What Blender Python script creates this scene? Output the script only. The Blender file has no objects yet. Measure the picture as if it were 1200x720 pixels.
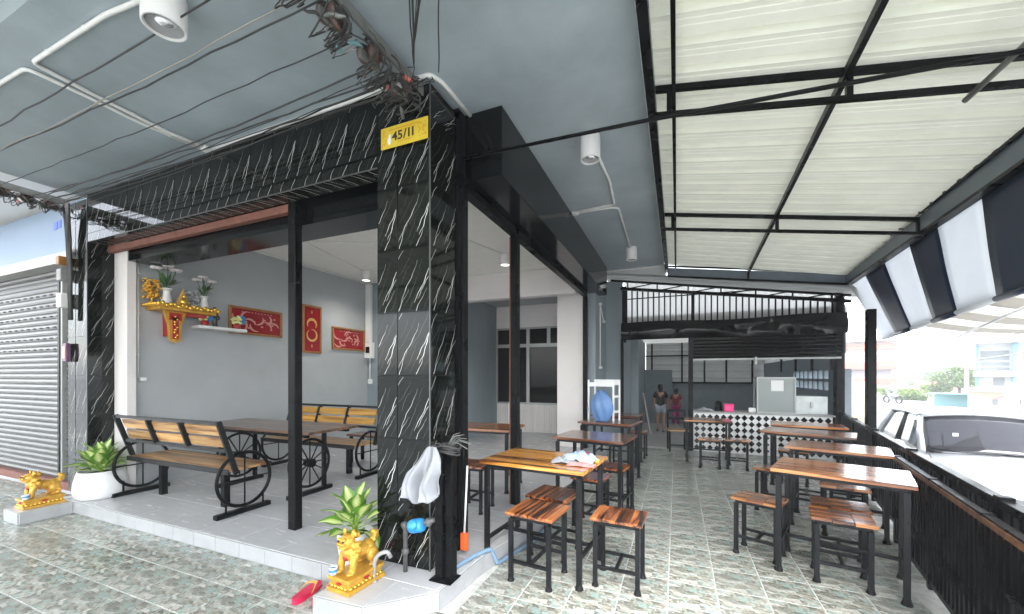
import bpy, bmesh, math, random
from mathutils import Vector, Matrix, noise

# ------------------------------------------------------------------ camera, sky, sun, exposure
sc = bpy.context.scene
C = sc.collection
cam_d = bpy.data.cameras.new('camera')
cam_d.sensor_width = 36.0
cam_d.lens = 36.0 * 463.0 / 1200.0
cam_d.shift_y = 80.0 / 1200.0
cam_d.clip_start = 0.05
cam_d.clip_end = 3000
cam = bpy.data.objects.new('camera', cam_d)
cam.location = (0, 0, 1.5)
cam.rotation_euler = (math.radians(90), 0, math.radians(22.63))
C.objects.link(cam)
sc.camera = cam

SUN_EL, SUN_AZ = 52.0, 165.0        # azimuth measured clockwise from +Y
w = bpy.data.worlds.new('World')
sc.world = w
w.use_nodes = True
nt = w.node_tree
bg = nt.nodes['Background']
sky = nt.nodes.new('ShaderNodeTexSky')
sky.sky_type = 'NISHITA'
sky.sun_disc = False
sky.sun_elevation = math.radians(SUN_EL)
sky.sun_rotation = math.radians(SUN_AZ)
sky.air_density = 1.0
sky.dust_density = 1.0
sky.ozone_density = 1.0
hs = nt.nodes.new('ShaderNodeHueSaturation')
hs.inputs['Saturation'].default_value = 0.30      # a bright, thinly overcast sky
nt.links.new(sky.outputs[0], hs.inputs['Color'])
nt.links.new(hs.outputs[0], bg.inputs['Color'])
bg.inputs['Strength'].default_value = 0.15

sun_d = bpy.data.lights.new('sun', 'SUN')
sun_d.energy = 0.6
sun_d.angle = math.radians(25)
sun_d.color = (1.0, 0.965, 0.91)
sun = bpy.data.objects.new('sun', sun_d)
az, el = math.radians(SUN_AZ), math.radians(SUN_EL)
sdir = Vector((math.sin(az) * math.cos(el), math.cos(az) * math.cos(el), math.sin(el)))
sun.rotation_euler = (-sdir).to_track_quat('-Z', 'Y').to_euler()
sun.location = (0, 0, 12)
C.objects.link(sun)

sc.view_settings.view_transform = 'Standard'
sc.view_settings.look = 'None'
sc.view_settings.gamma = 1.0
sc.view_settings.exposure = 3.1
sc.cycles.max_bounces = 10
sc.cycles.diffuse_bounces = 6

R = math.radians
PI = math.pi
rnd = random.Random(7)

# ------------------------------------------------------------------ helpers
class MB:
    """collects geometry; build() links it as ONE mesh object"""
    def __init__(s):
        s.v = []; s.f = []; s.m = []; s.s = []
    def add(s, vs, fs, mi=0, sm=False):
        o = len(s.v)
        s.v.extend([tuple(v) for v in vs])
        for f in fs:
            s.f.append([i + o for i in f]); s.m.append(mi); s.s.append(sm)
        return s
    def box(s, x0, x1, y0, y1, z0, z1, mi=0, c=0.0, M=None):
        if c <= 0:
            vs = [(x0,y0,z0),(x1,y0,z0),(x1,y1,z0),(x0,y1,z0),(x0,y0,z1),(x1,y0,z1),(x1,y1,z1),(x0,y1,z1)]
            fs = [(0,3,2,1),(4,5,6,7),(0,1,5,4),(1,2,6,5),(2,3,7,6),(3,0,4,7)]
        else:
            vs = []; idx = {}
            for i, x in enumerate((x0, x1)):
                for j, y in enumerate((y0, y1)):
                    for k, z in enumerate((z0, z1)):
                        sx, sy, sz = (1, -1)[i], (1, -1)[j], (1, -1)[k]
                        idx[i,j,k,'x'] = len(vs); vs.append((x, y+sy*c, z+sz*c))
                        idx[i,j,k,'y'] = len(vs); vs.append((x+sx*c, y, z+sz*c))
                        idx[i,j,k,'z'] = len(vs); vs.append((x+sx*c, y+sy*c, z))
            g = lambda i,j,k,a: idx[i,j,k,a]
            fs = []
            for i in (0,1):
                q = [g(i,0,0,'x'), g(i,1,0,'x'), g(i,1,1,'x'), g(i,0,1,'x')]; fs.append(q if i else q[::-1])
                q = [g(0,i,0,'y'), g(0,i,1,'y'), g(1,i,1,'y'), g(1,i,0,'y')]; fs.append(q if i else q[::-1])
                q = [g(0,0,i,'z'), g(1,0,i,'z'), g(1,1,i,'z'), g(0,1,i,'z')]; fs.append(q if i else q[::-1])
            for a in (0,1):
                for b in (0,1):
                    fs.append([g(a,b,0,'x'), g(a,b,0,'y'), g(a,b,1,'y'), g(a,b,1,'x')])
                    fs.append([g(a,0,b,'x'), g(a,0,b,'z'), g(a,1,b,'z'), g(a,1,b,'x')])
                    fs.append([g(0,a,b,'y'), g(0,a,b,'z'), g(1,a,b,'z'), g(1,a,b,'y')])
                    for d in (0,1):
                        fs.append([g(a,b,d,'x'), g(a,b,d,'y'), g(a,b,d,'z')])
        if M is not None: vs = [M @ Vector(v) for v in vs]
        return s.add(vs, fs, mi)
    def bar(s, p, q, wd, ht, mi=0, c=0.0, up=(0,0,1)):
        p, q = Vector(p), Vector(q)
        d = q - p; L = d.length; d.normalize()
        u = Vector(up)
        if abs(d.dot(u)) > 0.99: u = Vector((0, 1, 0))
        sd = d.cross(u).normalized(); u = sd.cross(d)
        M = Matrix((sd, d, u)).transposed().to_4x4(); M.translation = p
        return s.box(-wd/2, wd/2, 0, L, -ht/2, ht/2, mi, c, M)
    def tube(s, pts, r, n=8, mi=0, closed=False, sm=True):
        pts = [Vector(p) for p in pts]; N = len(pts)
        rr = r if isinstance(r, (list, tuple)) else [r] * N
        vs = []; nrm = None
        for i in range(N):
            if closed: t = (pts[(i+1) % N] - pts[i-1]).normalized()
            else: t = (pts[min(i+1, N-1)] - pts[max(i-1, 0)]).normalized()
            if nrm is None:
                a = Vector((0,0,1)) if abs(t.z) < 0.9 else Vector((1,0,0))
                nrm = t.cross(a).normalized()
            else:
                nrm = nrm - t * nrm.dot(t)
                if nrm.length < 1e-6: nrm = t.cross(Vector((0.3,0.5,0.8)))
                nrm.normalize()
            b = t.cross(nrm)
            for k in range(n):
                a = 2*PI*k/n
                vs.append(pts[i] + (nrm*math.cos(a) + b*math.sin(a)) * rr[i])
        fs = []
        for i in range(N if closed else N-1):
            j = (i+1) % N
            for k in range(n):
                l = (k+1) % n
                fs.append((i*n+k, i*n+l, j*n+l, j*n+k))
        s.add(vs, fs, mi, sm)
        if not closed:
            o = len(s.v) - len(vs)
            s.f.append([o+k for k in range(n)][::-1]); s.m.append(mi); s.s.append(False)
            s.f.append([o+(N-1)*n+k for k in range(n)]); s.m.append(mi); s.s.append(False)
        return s
    def lathe(s, prof, n=24, mi=0, c=(0,0,0), sm=True, M=None):
        vs = []
        for r, z in prof:
            for k in range(n):
                a = 2*PI*k/n
                vs.append((c[0]+r*math.cos(a), c[1]+r*math.sin(a), c[2]+z))
        fs = []
        for i in range(len(prof)-1):
            for k in range(n):
                l = (k+1) % n
                fs.append((i*n+k, i*n+l, (i+1)*n+l, (i+1)*n+k))
        if prof[0][0] > 1e-5: fs.append(tuple(range(n))[::-1])
        if prof[-1][0] > 1e-5: fs.append(tuple((len(prof)-1)*n+k for k in range(n)))
        if M is not None: vs = [M @ Vector(v) for v in vs]
        return s.add(vs, fs, mi, sm)
    def ball(s, c, r, n=12, mi=0, M=None):
        if not isinstance(r, (list, tuple)): r = (r, r, r)
        m = max(4, n//2); vs = []; fs = []
        for i in range(m+1):
            th = PI*i/m
            for k in range(n):
                a = 2*PI*k/n
                v = Vector((r[0]*math.sin(th)*math.cos(a), r[1]*math.sin(th)*math.sin(a), -r[2]*math.cos(th)))
                if M is not None: v = M @ v
                vs.append(v + Vector(c))
        for i in range(m):
            for k in range(n):
                l = (k+1) % n
                fs.append((i*n+k, i*n+l, (i+1)*n+l, (i+1)*n+k))
        return s.add(vs, fs, mi, True)
    def prism(s, poly, z0, z1, mi=0, M=None):
        n = len(poly)
        vs = [(x,y,z0) for x,y in poly] + [(x,y,z1) for x,y in poly]
        fs = [tuple(range(n))[::-1], tuple(range(n, 2*n))] + [(i, (i+1)%n, n+(i+1)%n, n+i) for i in range(n)]
        if M is not None: vs = [M @ Vector(v) for v in vs]
        return s.add(vs, fs, mi)
    def grid(s, fn, nu, nv, mi=0, sm=True):
        vs = [fn(i/nu, j/nv) for j in range(nv+1) for i in range(nu+1)]
        fs = [(j*(nu+1)+i, j*(nu+1)+i+1, (j+1)*(nu+1)+i+1, (j+1)*(nu+1)+i) for j in range(nv) for i in range(nu)]
        return s.add(vs, fs, mi, sm)
    def mesh(s, name, mats):
        me = bpy.data.meshes.new(name)
        me.from_pydata(s.v, [], s.f)
        for m in (mats if isinstance(mats, (list, tuple)) else [mats]): me.materials.append(m)
        me.polygons.foreach_set('material_index', s.m)
        me.polygons.foreach_set('use_smooth', s.s)
        me.update()
        return me
    def build(s, name, mats, parent=None, loc=None, rz=0, world=False):
        if world and parent is not None:
            ofs = Vector(parent.location)
            if parent.parent: ofs = ofs + Vector(parent.parent.location)
            s.v = [tuple(Vector(v) - ofs) for v in s.v]
        o = bpy.data.objects.new(name, s.mesh(name, mats))
        C.objects.link(o)
        if parent is not None: o.parent = parent
        if loc is not None: o.location = loc
        o.rotation_euler = (0, 0, rz)
        return o

def tag(o, label=None, cat=None, group=None, kind=None):
    if label: o['label'] = label
    if cat: o['category'] = cat
    if group: o['group'] = group
    if kind: o['kind'] = kind
    return o
def thing(name, label, cat, loc=(0,0,0), rz=0, group=None):
    o = bpy.data.objects.new(name, None); C.objects.link(o)
    o.empty_display_size = 0.1
    o.location = loc; o.rotation_euler = (0, 0, rz)
    return tag(o, label, cat, group)
def link(me, name, parent=None, loc=(0,0,0), rot=(0,0,0)):
    o = bpy.data.objects.new(name, me); C.objects.link(o)
    o.parent = parent; o.location = loc; o.rotation_euler = rot
    return o
def kids(o): return [c for c in C.objects if c.parent == o]
def copy_tree(o, loc, rz=0, label=None, group=None, scale=None):
    r = o.copy(); C.objects.link(r); r.location = loc; r.rotation_euler = (0, 0, rz)
    if scale: r.scale = scale
    if label: r['label'] = label
    if group: r['group'] = group
    for ch in kids(o):
        c = ch.copy(); C.objects.link(c); c.parent = r
        for g in kids(ch):
            d = g.copy(); C.objects.link(d); d.parent = c
    return r
def mod(o, typ, **k):
    m = o.modifiers.new(typ.lower(), typ)
    for a, b in k.items(): setattr(m, a, b)
    return m

# ------------------------------------------------------------------ materials
def mat(name, col, rough=0.5, metal=0.0, noise_amt=0.0, noise_scale=6.0, bump=0.0, bump_scale=40.0, coat=0.0, spec=0.5, stretch=None, trans=0.0, var=0.0, rough_var=0.0):
    m = bpy.data.materials.new(name); m.use_nodes = True
    n, l = m.node_tree.nodes, m.node_tree.links
    b = n['Principled BSDF']
    b.inputs['Roughness'].default_value = rough
    b.inputs['Metallic'].default_value = metal
    b.inputs['Coat Weight'].default_value = coat
    b.inputs['Coat Roughness'].default_value = 0.08
    b.inputs['Specular IOR Level'].default_value = spec
    c4 = (*col, 1)
    b.inputs['Base Color'].default_value = c4
    tc = n.new('ShaderNodeTexCoord'); mp = n.new('ShaderNodeMapping')
    l.new(tc.outputs['Object'], mp.inputs['Vector'])
    if stretch: mp.inputs['Scale'].default_value = stretch
    if noise_amt > 0 or rough_var > 0:
        t = n.new('ShaderNodeTexNoise'); t.inputs['Scale'].default_value = noise_scale
        t.inputs['Detail'].default_value = 6; t.inputs['Roughness'].default_value = 0.6
        l.new(mp.outputs[0], t.inputs['Vector'])
        if noise_amt > 0:
            r = n.new('ShaderNodeMapRange'); r.inputs[1].default_value = 0.25; r.inputs[2].default_value = 0.75
            r.inputs[3].default_value = 1 - noise_amt; r.inputs[4].default_value = 1 + noise_amt*0.6
            l.new(t.outputs['Fac'], r.inputs[0])
            x = n.new('ShaderNodeMix'); x.data_type = 'RGBA'; x.blend_type = 'MULTIPLY'; x.inputs[0].default_value = 1
            x.inputs[6].default_value = c4
            l.new(r.outputs[0], x.inputs[7]); l.new(x.outputs[2], b.inputs['Base Color'])
        if rough_var > 0:
            r2 = n.new('ShaderNodeMapRange'); r2.inputs[1].default_value = 0.3; r2.inputs[2].default_value = 0.7
            r2.inputs[3].default_value = max(0.02, rough - rough_var); r2.inputs[4].default_value = rough + rough_var
            l.new(t.outputs['Fac'], r2.inputs[0]); l.new(r2.outputs[0], b.inputs['Roughness'])
    if bump > 0:
        t2 = n.new('ShaderNodeTexNoise'); t2.inputs['Scale'].default_value = bump_scale; t2.inputs['Detail'].default_value = 4
        l.new(mp.outputs[0], t2.inputs['Vector'])
        bp = n.new('ShaderNodeBump'); bp.inputs['Strength'].default_value = bump; bp.inputs['Distance'].default_value = 0.01
        l.new(t2.outputs['Fac'], bp.inputs['Height']); l.new(bp.outputs[0], b.inputs['Normal'])
    if trans > 0:
        tr = n.new('ShaderNodeBsdfTranslucent'); tr.inputs['Color'].default_value = c4
        ms = n.new('ShaderNodeMixShader'); ms.inputs[0].default_value = trans
        l.new(b.outputs[0], ms.inputs[1]); l.new(tr.outputs[0], ms.inputs[2])
        l.new(ms.outputs[0], n['Material Output'].inputs[0])
    return m

def wood(name, dark, mid, light, scale=1.0, rough=0.22, axis=0, contrast=(0.37, 0.48, 0.62), coat=0.5):
    """lacquered planks; the grain runs along local axis; each plank is shifted by its random number"""
    m = bpy.data.materials.new(name); m.use_nodes = True
    n, l = m.node_tree.nodes, m.node_tree.links
    b = n['Principled BSDF']; b.inputs['Roughness'].default_value = rough
    b.inputs['Coat Weight'].default_value = coat; b.inputs['Coat Roughness'].default_value = 0.12
    tc = n.new('ShaderNodeTexCoord'); oi = n.new('ShaderNodeObjectInfo')
    ad = n.new('ShaderNodeVectorMath'); ad.operation = 'MULTIPLY_ADD'
    l.new(oi.outputs['Random'], ad.inputs[0]); ad.inputs[1].default_value = (17.0, 11.0, 5.0)
    l.new(tc.outputs['Object'], ad.inputs[2])
    mp = n.new('ShaderNodeMapping')
    s3 = [22*scale, 22*scale, 22*scale]; s3[axis] = 1.3*scale
    mp.inputs['Scale'].default_value = s3
    l.new(ad.outputs[0], mp.inputs['Vector'])
    t = n.new('ShaderNodeTexNoise'); t.inputs['Scale'].default_value = 1.0; t.inputs['Detail'].default_value = 5
    t.inputs['Roughness'].default_value = 0.55; t.inputs['Distortion'].default_value = 0.6
    l.new(mp.outputs[0], t.inputs['Vector'])
    cr = n.new('ShaderNodeValToRGB'); e = cr.color_ramp.elements
    e[0].position = contrast[0]; e[0].color = (*dark, 1)
    e[1].position = contrast[2]; e[1].color = (*light, 1)
    k = e.new(contrast[1]); k.color = (*mid, 1)
    l.new(t.outputs['Fac'], cr.inputs[0])
    mr = n.new('ShaderNodeMapRange'); mr.inputs[3].default_value = 0.72; mr.inputs[4].default_value = 1.22
    l.new(oi.outputs['Random'], mr.inputs[0])
    x = n.new('ShaderNodeMix'); x.data_type = 'RGBA'; x.blend_type = 'MULTIPLY'; x.inputs[0].default_value = 1
    l.new(cr.outputs[0], x.inputs[6]); l.new(mr.outputs[0], x.inputs[7])
    l.new(x.outputs[2], b.inputs['Base Color'])
    bp = n.new('ShaderNodeBump'); bp.inputs['Strength'].default_value = 0.12; bp.inputs['Distance'].default_value = 0.004
    l.new(t.outputs['Fac'], bp.inputs['Height']); l.new(bp.outputs[0], b.inputs['Normal'])
    return m

TX, TY, TX0, TY0 = 0.31, 0.325, -0.055, 0.185      # paving tile pitch and origin
def stone_tile():
    """glazed paving tile printed with small river stones; every tile carries the same print"""
    m = bpy.data.materials.new('paving_tile'); m.use_nodes = True
    n, l = m.node_tree.nodes, m.node_tree.links
    b = n['Principled BSDF']
    geo = n.new('ShaderNodeNewGeometry')
    sb = n.new('ShaderNodeVectorMath'); sb.operation = 'SUBTRACT'; sb.inputs[1].default_value = (TX0 - 40*TX, TY0 - 40*TY, 0)
    l.new(geo.outputs['Position'], sb.inputs[0])
    mo = n.new('ShaderNodeVectorMath'); mo.operation = 'MODULO'; mo.inputs[1].default_value = (TX, TY, 50.0)
    l.new(sb.outputs[0], mo.inputs[0])
    nz = n.new('ShaderNodeTexNoise'); nz.inputs['Scale'].default_value = 14
    l.new(mo.outputs[0], nz.inputs['Vector'])
    mx = n.new('ShaderNodeVectorMath'); mx.operation = 'MULTIPLY_ADD'; mx.inputs[1].default_value = (0.03, 0.03, 0)
    l.new(nz.outputs['Color'], mx.inputs[0]); l.new(mo.outputs[0], mx.inputs[2])
    mp = n.new('ShaderNodeMapping'); mp.inputs['Scale'].default_value = (20.0, 37.0, 0.0)
    l.new(mx.outputs[0], mp.inputs['Vector'])
    vo = n.new('ShaderNodeTexVoronoi'); vo.voronoi_dimensions = '2D'; vo.inputs['Scale'].default_value = 1.0
    l.new(mp.outputs[0], vo.inputs['Vector'])
    mp2 = n.new('ShaderNodeMapping'); mp2.inputs['Scale'].default_value = (52.0, 88.0, 0.0); mp2.inputs['Rotation'].default_value = (0, 0, 0.5)
    l.new(mx.outputs[0], mp2.inputs['Vector'])
    vo2 = n.new('ShaderNodeTexVoronoi'); vo2.voronoi_dimensions = '2D'; vo2.inputs['Scale'].default_value = 1.0
    l.new(mp2.outputs[0], vo2.inputs['Vector'])
    mxc = n.new('ShaderNodeMix'); mxc.data_type = 'RGBA'
    l.new(vo.outputs['Color'], mxc.inputs[6]); l.new(vo2.outputs['Color'], mxc.inputs[7])
    sel = n.new('ShaderNodeSeparateColor'); l.new(vo.outputs['Color'], sel.inputs[0])
    stp = n.new('ShaderNodeMath'); stp.operation = 'MULTIPLY'; stp.inputs[1].default_value = 0.22; l.new(sel.outputs[1], stp.inputs[0])
    l.new(stp.outputs[0], mxc.inputs[0])
    sp = n.new('ShaderNodeSeparateColor'); l.new(mxc.outputs[2], sp.inputs[0])
    cr = n.new('ShaderNodeValToRGB'); cr.color_ramp.interpolation = 'CONSTANT'
    pal = [(0.0, (0.125, 0.13, 0.105)), (0.14, (0.35, 0.34, 0.28)), (0.28, (0.27, 0.37, 0.335)), (0.40, (0.20, 0.20, 0.165)),
           (0.52, (0.46, 0.455, 0.40)), (0.64, (0.26, 0.24, 0.19)), (0.76, (0.37, 0.435, 0.40)), (0.88, (0.57, 0.56, 0.51))]
    e = cr.color_ramp.elements
    e[0].position = 0; e[0].color = (*pal[0][1], 1)
    e[1].position = pal[1][0]; e[1].color = (*pal[1][1], 1)
    for p, c in pal[2:]:
        k = e.new(p); k.color = (*c, 1)
    l.new(sp.outputs[0], cr.inputs[0])
    n2 = n.new('ShaderNodeTexNoise'); n2.inputs['Scale'].default_value = 55; n2.inputs['Detail'].default_value = 5
    l.new(mo.outputs[0], n2.inputs['Vector'])
    r = n.new('ShaderNodeMapRange'); r.inputs[1].default_value = 0.3; r.inputs[2].default_value = 0.7; r.inputs[3].default_value = 0.72; r.inputs[4].default_value = 1.22
    l.new(n2.outputs['Fac'], r.inputs[0])
    x = n.new('ShaderNodeMix'); x.data_type = 'RGBA'; x.blend_type = 'MULTIPLY'; x.inputs[0].default_value = 1
    l.new(cr.outputs[0], x.inputs[6]); l.new(r.outputs[0], x.inputs[7])
    dv = n.new('ShaderNodeVectorMath'); dv.operation = 'DIVIDE'; dv.inputs[1].default_value = (TX, TY, 1000.0); l.new(sb.outputs[0], dv.inputs[0])
    flr = n.new('ShaderNodeVectorMath'); flr.operation = 'FLOOR'; l.new(dv.outputs[0], flr.inputs[0])
    wn = n.new('ShaderNodeTexWhiteNoise'); wn.noise_dimensions = '2D'; l.new(flr.outputs[0], wn.inputs['Vector'])
    rv = n.new('ShaderNodeMapRange'); rv.inputs[3].default_value = 0.87; rv.inputs[4].default_value = 1.10; l.new(wn.outputs['Value'], rv.inputs[0])
    xv = n.new('ShaderNodeMix'); xv.data_type = 'RGBA'; xv.blend_type = 'MULTIPLY'; xv.inputs[0].default_value = 1
    l.new(x.outputs[2], xv.inputs[6]); l.new(rv.outputs[0], xv.inputs[7]); x = xv
    # dusty film, with its own large patches
    n3 = n.new('ShaderNodeTexNoise'); n3.inputs['Scale'].default_value = 0.9; n3.inputs['Detail'].default_value = 5
    l.new(geo.outputs['Position'], n3.inputs['Vector'])
    r3 = n.new('ShaderNodeMapRange'); r3.inputs[1].default_value = 0.35; r3.inputs[2].default_value = 0.7; r3.inputs[3].default_value = 0.04; r3.inputs[4].default_value = 0.30
    l.new(n3.outputs['Fac'], r3.inputs[0])
    x2 = n.new('ShaderNodeMix'); x2.data_type = 'RGBA'
    l.new(r3.outputs[0], x2.inputs[0]); l.new(x.outputs[2], x2.inputs[6]); x2.inputs[7].default_value = (0.42, 0.43, 0.40, 1)
    l.new(x2.outputs[2], b.inputs['Base Color'])
    r4 = n.new('ShaderNodeMapRange'); r4.inputs[1].default_value = 0.3; r4.inputs[2].default_value = 0.7; r4.inputs[3].default_value = 0.17; r4.inputs[4].default_value = 0.36
    l.new(n3.outputs['Fac'], r4.inputs[0]); l.new(r4.outputs[0], b.inputs['Roughness'])
    bp = n.new('ShaderNodeBump'); bp.inputs['Strength'].default_value = 0.10; bp.inputs['Distance'].default_value = 0.003
    l.new(vo.outputs['Distance'], bp.inputs['Height']); l.new(bp.outputs[0], b.inputs['Normal'])
    return m

M_ = {}
def D(k, *a, **kw): M_[k] = mat(k, *a, **kw); return M_[k]
M_['stone_tile'] = stone_tile()
D('grout', (0.62, 0.62, 0.58), 0.8, noise_amt=0.35, noise_scale=9)
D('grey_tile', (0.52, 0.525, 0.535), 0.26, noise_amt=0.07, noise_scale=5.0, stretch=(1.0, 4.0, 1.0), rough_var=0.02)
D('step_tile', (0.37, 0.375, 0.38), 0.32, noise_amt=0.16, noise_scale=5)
D('grout_white', (0.74, 0.74, 0.72), 0.8, noise_amt=0.2)
D('marble', (0.0035, 0.005, 0.004), 0.06, noise_amt=0.6, noise_scale=7, spec=0.24)
D('vein', (0.66, 0.67, 0.63), 0.12, noise_amt=0.35, noise_scale=26)
D('vein_thin', (0.12, 0.125, 0.115), 0.12)
D('tile_joint', (0.035, 0.037, 0.034), 0.6)
D('trim', (0.10, 0.105, 0.105), 0.35, metal=0.6)
D('slab_paint', (0.34, 0.40, 0.435), 0.42, noise_amt=0.26, noise_scale=1.6, bump=0.10, bump_scale=9, rough_var=0.08)
D('wall_grey', (0.38, 0.40, 0.41), 0.6, noise_amt=0.11, noise_scale=1.7, bump=0.05, bump_scale=14)
D('wall_light', (0.70, 0.665, 0.65), 0.6, noise_amt=0.06, noise_scale=2)
D('wall_blue', (0.23, 0.275, 0.30), 0.55, noise_amt=0.18, noise_scale=1.6, bump=0.05, bump_scale=14, stretch=(1, 1, 0.45))
D('wall_dark', (0.17, 0.21, 0.235), 0.6, noise_amt=0.12)
D('ceiling', (0.80, 0.79, 0.745), 0.7, noise_amt=0.05)
D('black', (0.0035, 0.004, 0.0045), 0.30, noise_amt=0.4, noise_scale=5, bump=0.02, rough_var=0.08, spec=0.08)
D('black_gloss', (0.0015, 0.0025, 0.0032), 0.10, noise_amt=0.3, bump=0.03, bump_scale=3, rough_var=0.04, spec=0.22)
D('leg_metal', (0.008, 0.009, 0.0105), 0.36, noise_amt=0.3, noise_scale=18, rough_var=0.1, spec=0.2)
D('rubber', (0.006, 0.006, 0.006), 0.65, spec=0.25)
D('primer', (0.20, 0.075, 0.05), 0.6, noise_amt=0.4, noise_scale=12)
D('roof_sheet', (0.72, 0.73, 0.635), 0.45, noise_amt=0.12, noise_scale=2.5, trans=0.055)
D('back_sheet', (0.62, 0.63, 0.62), 0.45, noise_amt=0.10, noise_scale=2, trans=0.10)
D('gable_white', (0.70, 0.70, 0.68), 0.45, noise_amt=0.06, noise_scale=2, trans=0.36)
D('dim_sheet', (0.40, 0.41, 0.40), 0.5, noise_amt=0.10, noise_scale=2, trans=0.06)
D('steel_grey', (0.105, 0.135, 0.165), 0.4, noise_amt=0.15)
D('white_plastic', (0.78, 0.78, 0.76), 0.35, noise_amt=0.05)
D('conduit', (0.76, 0.765, 0.74), 0.4, noise_amt=0.08, noise_scale=10)
D('white_paint', (0.70, 0.70, 0.69), 0.4)
D('awning_white', (0.74, 0.76, 0.78), 0.6, noise_amt=0.07, noise_scale=4, trans=0.42)
D('awning_navy', (0.005, 0.018, 0.052), 0.42, noise_amt=0.3, bump=0.08, bump_scale=6, spec=0.3)
D('awning_pale', (0.78, 0.77, 0.74), 0.6, trans=0.55)
D('awning_grey', (0.48, 0.46, 0.42), 0.6, trans=0.5)
D('shutter', (0.110, 0.110, 0.105), 0.38, metal=0.3, noise_amt=0.12, noise_scale=1.5, stretch=(0.4, 1, 3))
D('slot', (0.02, 0.02, 0.02), 0.8)
D('gold', (0.60, 0.33, 0.04), 0.36, metal=0.30, noise_amt=0.35, noise_scale=22, bump=0.10, bump_scale=60)
D('gold_shine', (0.85, 0.52, 0.08), 0.2, metal=0.85, noise_amt=0.25, noise_scale=22)
D('red', (0.36, 0.012, 0.014), 0.45, noise_amt=0.2, noise_scale=14)
D('red_glass', (0.27, 0.006, 0.012), 0.12, noise_amt=0.25, noise_scale=5)
D('pink_print', (0.60, 0.26, 0.22), 0.2)
D('gold_print', (0.58, 0.34, 0.10), 0.25)
D('frame_wood', (0.30, 0.13, 0.03), 0.35, noise_amt=0.3, noise_scale=12)
D('plate_yellow', (0.60, 0.44, 0.035), 0.3, noise_amt=0.08, noise_scale=14)
D('plate_gold', (0.52, 0.28, 0.02), 0.3)
D('ink', (0.012, 0.012, 0.012), 0.4)
D('pale_blue', (0.21, 0.275, 0.36), 0.6, noise_amt=0.05, noise_scale=1)
D('sign_blue', (0.10, 0.16, 0.52), 0.5)
D('plaster', (0.34, 0.335, 0.32), 0.7, noise_amt=0.12, noise_scale=2)
D('wire', (0.035, 0.034, 0.034), 0.55, noise_amt=0.4, noise_scale=8)
D('wire_pale', (0.30, 0.28, 0.24), 0.6)
D('insulator', (0.10, 0.055, 0.04), 0.3, noise_amt=0.3)
D('galv', (0.21, 0.215, 0.20), 0.5, metal=0.5, noise_amt=0.35, noise_scale=14)
D('tape_red', (0.62, 0.17, 0.14), 0.5)
D('tape_teal', (0.20, 0.40, 0.42), 0.5)
D('tape_orange', (0.74, 0.27, 0.06), 0.5)
D('pvc_blue', (0.19, 0.30, 0.42), 0.4, noise_amt=0.1)
D('meter_blue', (0.03, 0.25, 0.62), 0.35, noise_amt=0.15)
D('pvc_grey', (0.30, 0.30, 0.29), 0.5, noise_amt=0.3, noise_scale=14)
D('pipe_dark', (0.09, 0.09, 0.088), 0.5, noise_amt=0.4, noise_scale=14)
D('cloth_white', (0.34, 0.35, 0.37), 0.85, bump=0.1, bump_scale=120, trans=0.08)
D('cloth_blue', (0.36, 0.47, 0.64), 0.85, bump=0.1, bump_scale=120)
D('cloth_red', (0.66, 0.03, 0.07), 0.7)
D('cloth_green', (0.55, 0.62, 0.12), 0.7)
D('orange', (0.82, 0.12, 0.02), 0.4)
D('pink', (0.62, 0.012, 0.07), 0.45)
D('pink_pale', (0.80, 0.32, 0.30), 0.45)
D('strap', (0.76, 0.42, 0.12), 0.45)
D('leaf', (0.20, 0.34, 0.04), 0.38)
D('soil', (0.05, 0.035, 0.025), 0.9)
D('flower_white', (0.80, 0.74, 0.74), 0.6, trans=0.2)
D('leaf_dark', (0.035, 0.10, 0.025), 0.45)
D('flower_yellow', (0.72, 0.70, 0.30), 0.6)
D('flower_blue', (0.05, 0.22, 0.52), 0.6)
D('silver_foil', (0.62, 0.64, 0.66), 0.22, metal=0.8)
D('statue_dark', (0.035, 0.025, 0.02), 0.4)
D('porcelain', (0.62, 0.68, 0.80), 0.2)
D('glass_dark', (0.003, 0.0035, 0.004), 0.05, spec=0.12)
D('alu', (0.30, 0.31, 0.305), 0.40, metal=0.4)
D('checker_white', (0.78, 0.78, 0.76), 0.2)
D('checker_black', (0.012, 0.012, 0.013), 0.15)
D('concrete', (0.36, 0.36, 0.345), 0.75, noise_amt=0.25, noise_scale=1.5)
D('asphalt', (0.24, 0.24, 0.23), 0.85, noise_amt=0.25, noise_scale=0.6)
D('car_paint', (0.62, 0.635, 0.65), 0.25, metal=0.25, coat=1.0)
D('car_dark', (0.012, 0.012, 0.014), 0.4)
D('tyre', (0.015, 0.015, 0.015), 0.8)
D('skin', (0.50, 0.27, 0.18), 0.55)
D('hair', (0.010, 0.008, 0.007), 0.45)
D('shirt_black', (0.012, 0.012, 0.013), 0.8)
D('denim_pale', (0.42, 0.47, 0.55), 0.8, noise_amt=0.15, noise_scale=20)
D('shirt_maroon', (0.20, 0.012, 0.03), 0.8)
D('pants_magenta', (0.34, 0.03, 0.16), 0.8)
D('purple_box', (0.15, 0.07, 0.13), 0.4)
D('box_pink', (0.80, 0.03, 0.22), 0.4)
D('film', (0.50, 0.53, 0.52), 0.25, noise_amt=0.25, noise_scale=7, bump=0.4, bump_scale=12)
D('cream_board', (0.70, 0.66, 0.55), 0.6, noise_amt=0.06, trans=0.3)
D('bld_white', (0.62, 0.62, 0.60), 0.8, noise_amt=0.08, noise_scale=0.5)
D('bld_red', (0.42, 0.12, 0.09), 0.8)
D('bld_cream', (0.62, 0.56, 0.44), 0.8, noise_amt=0.08, noise_scale=0.5)
D('bld_blue', (0.16, 0.30, 0.42), 0.7)
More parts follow.
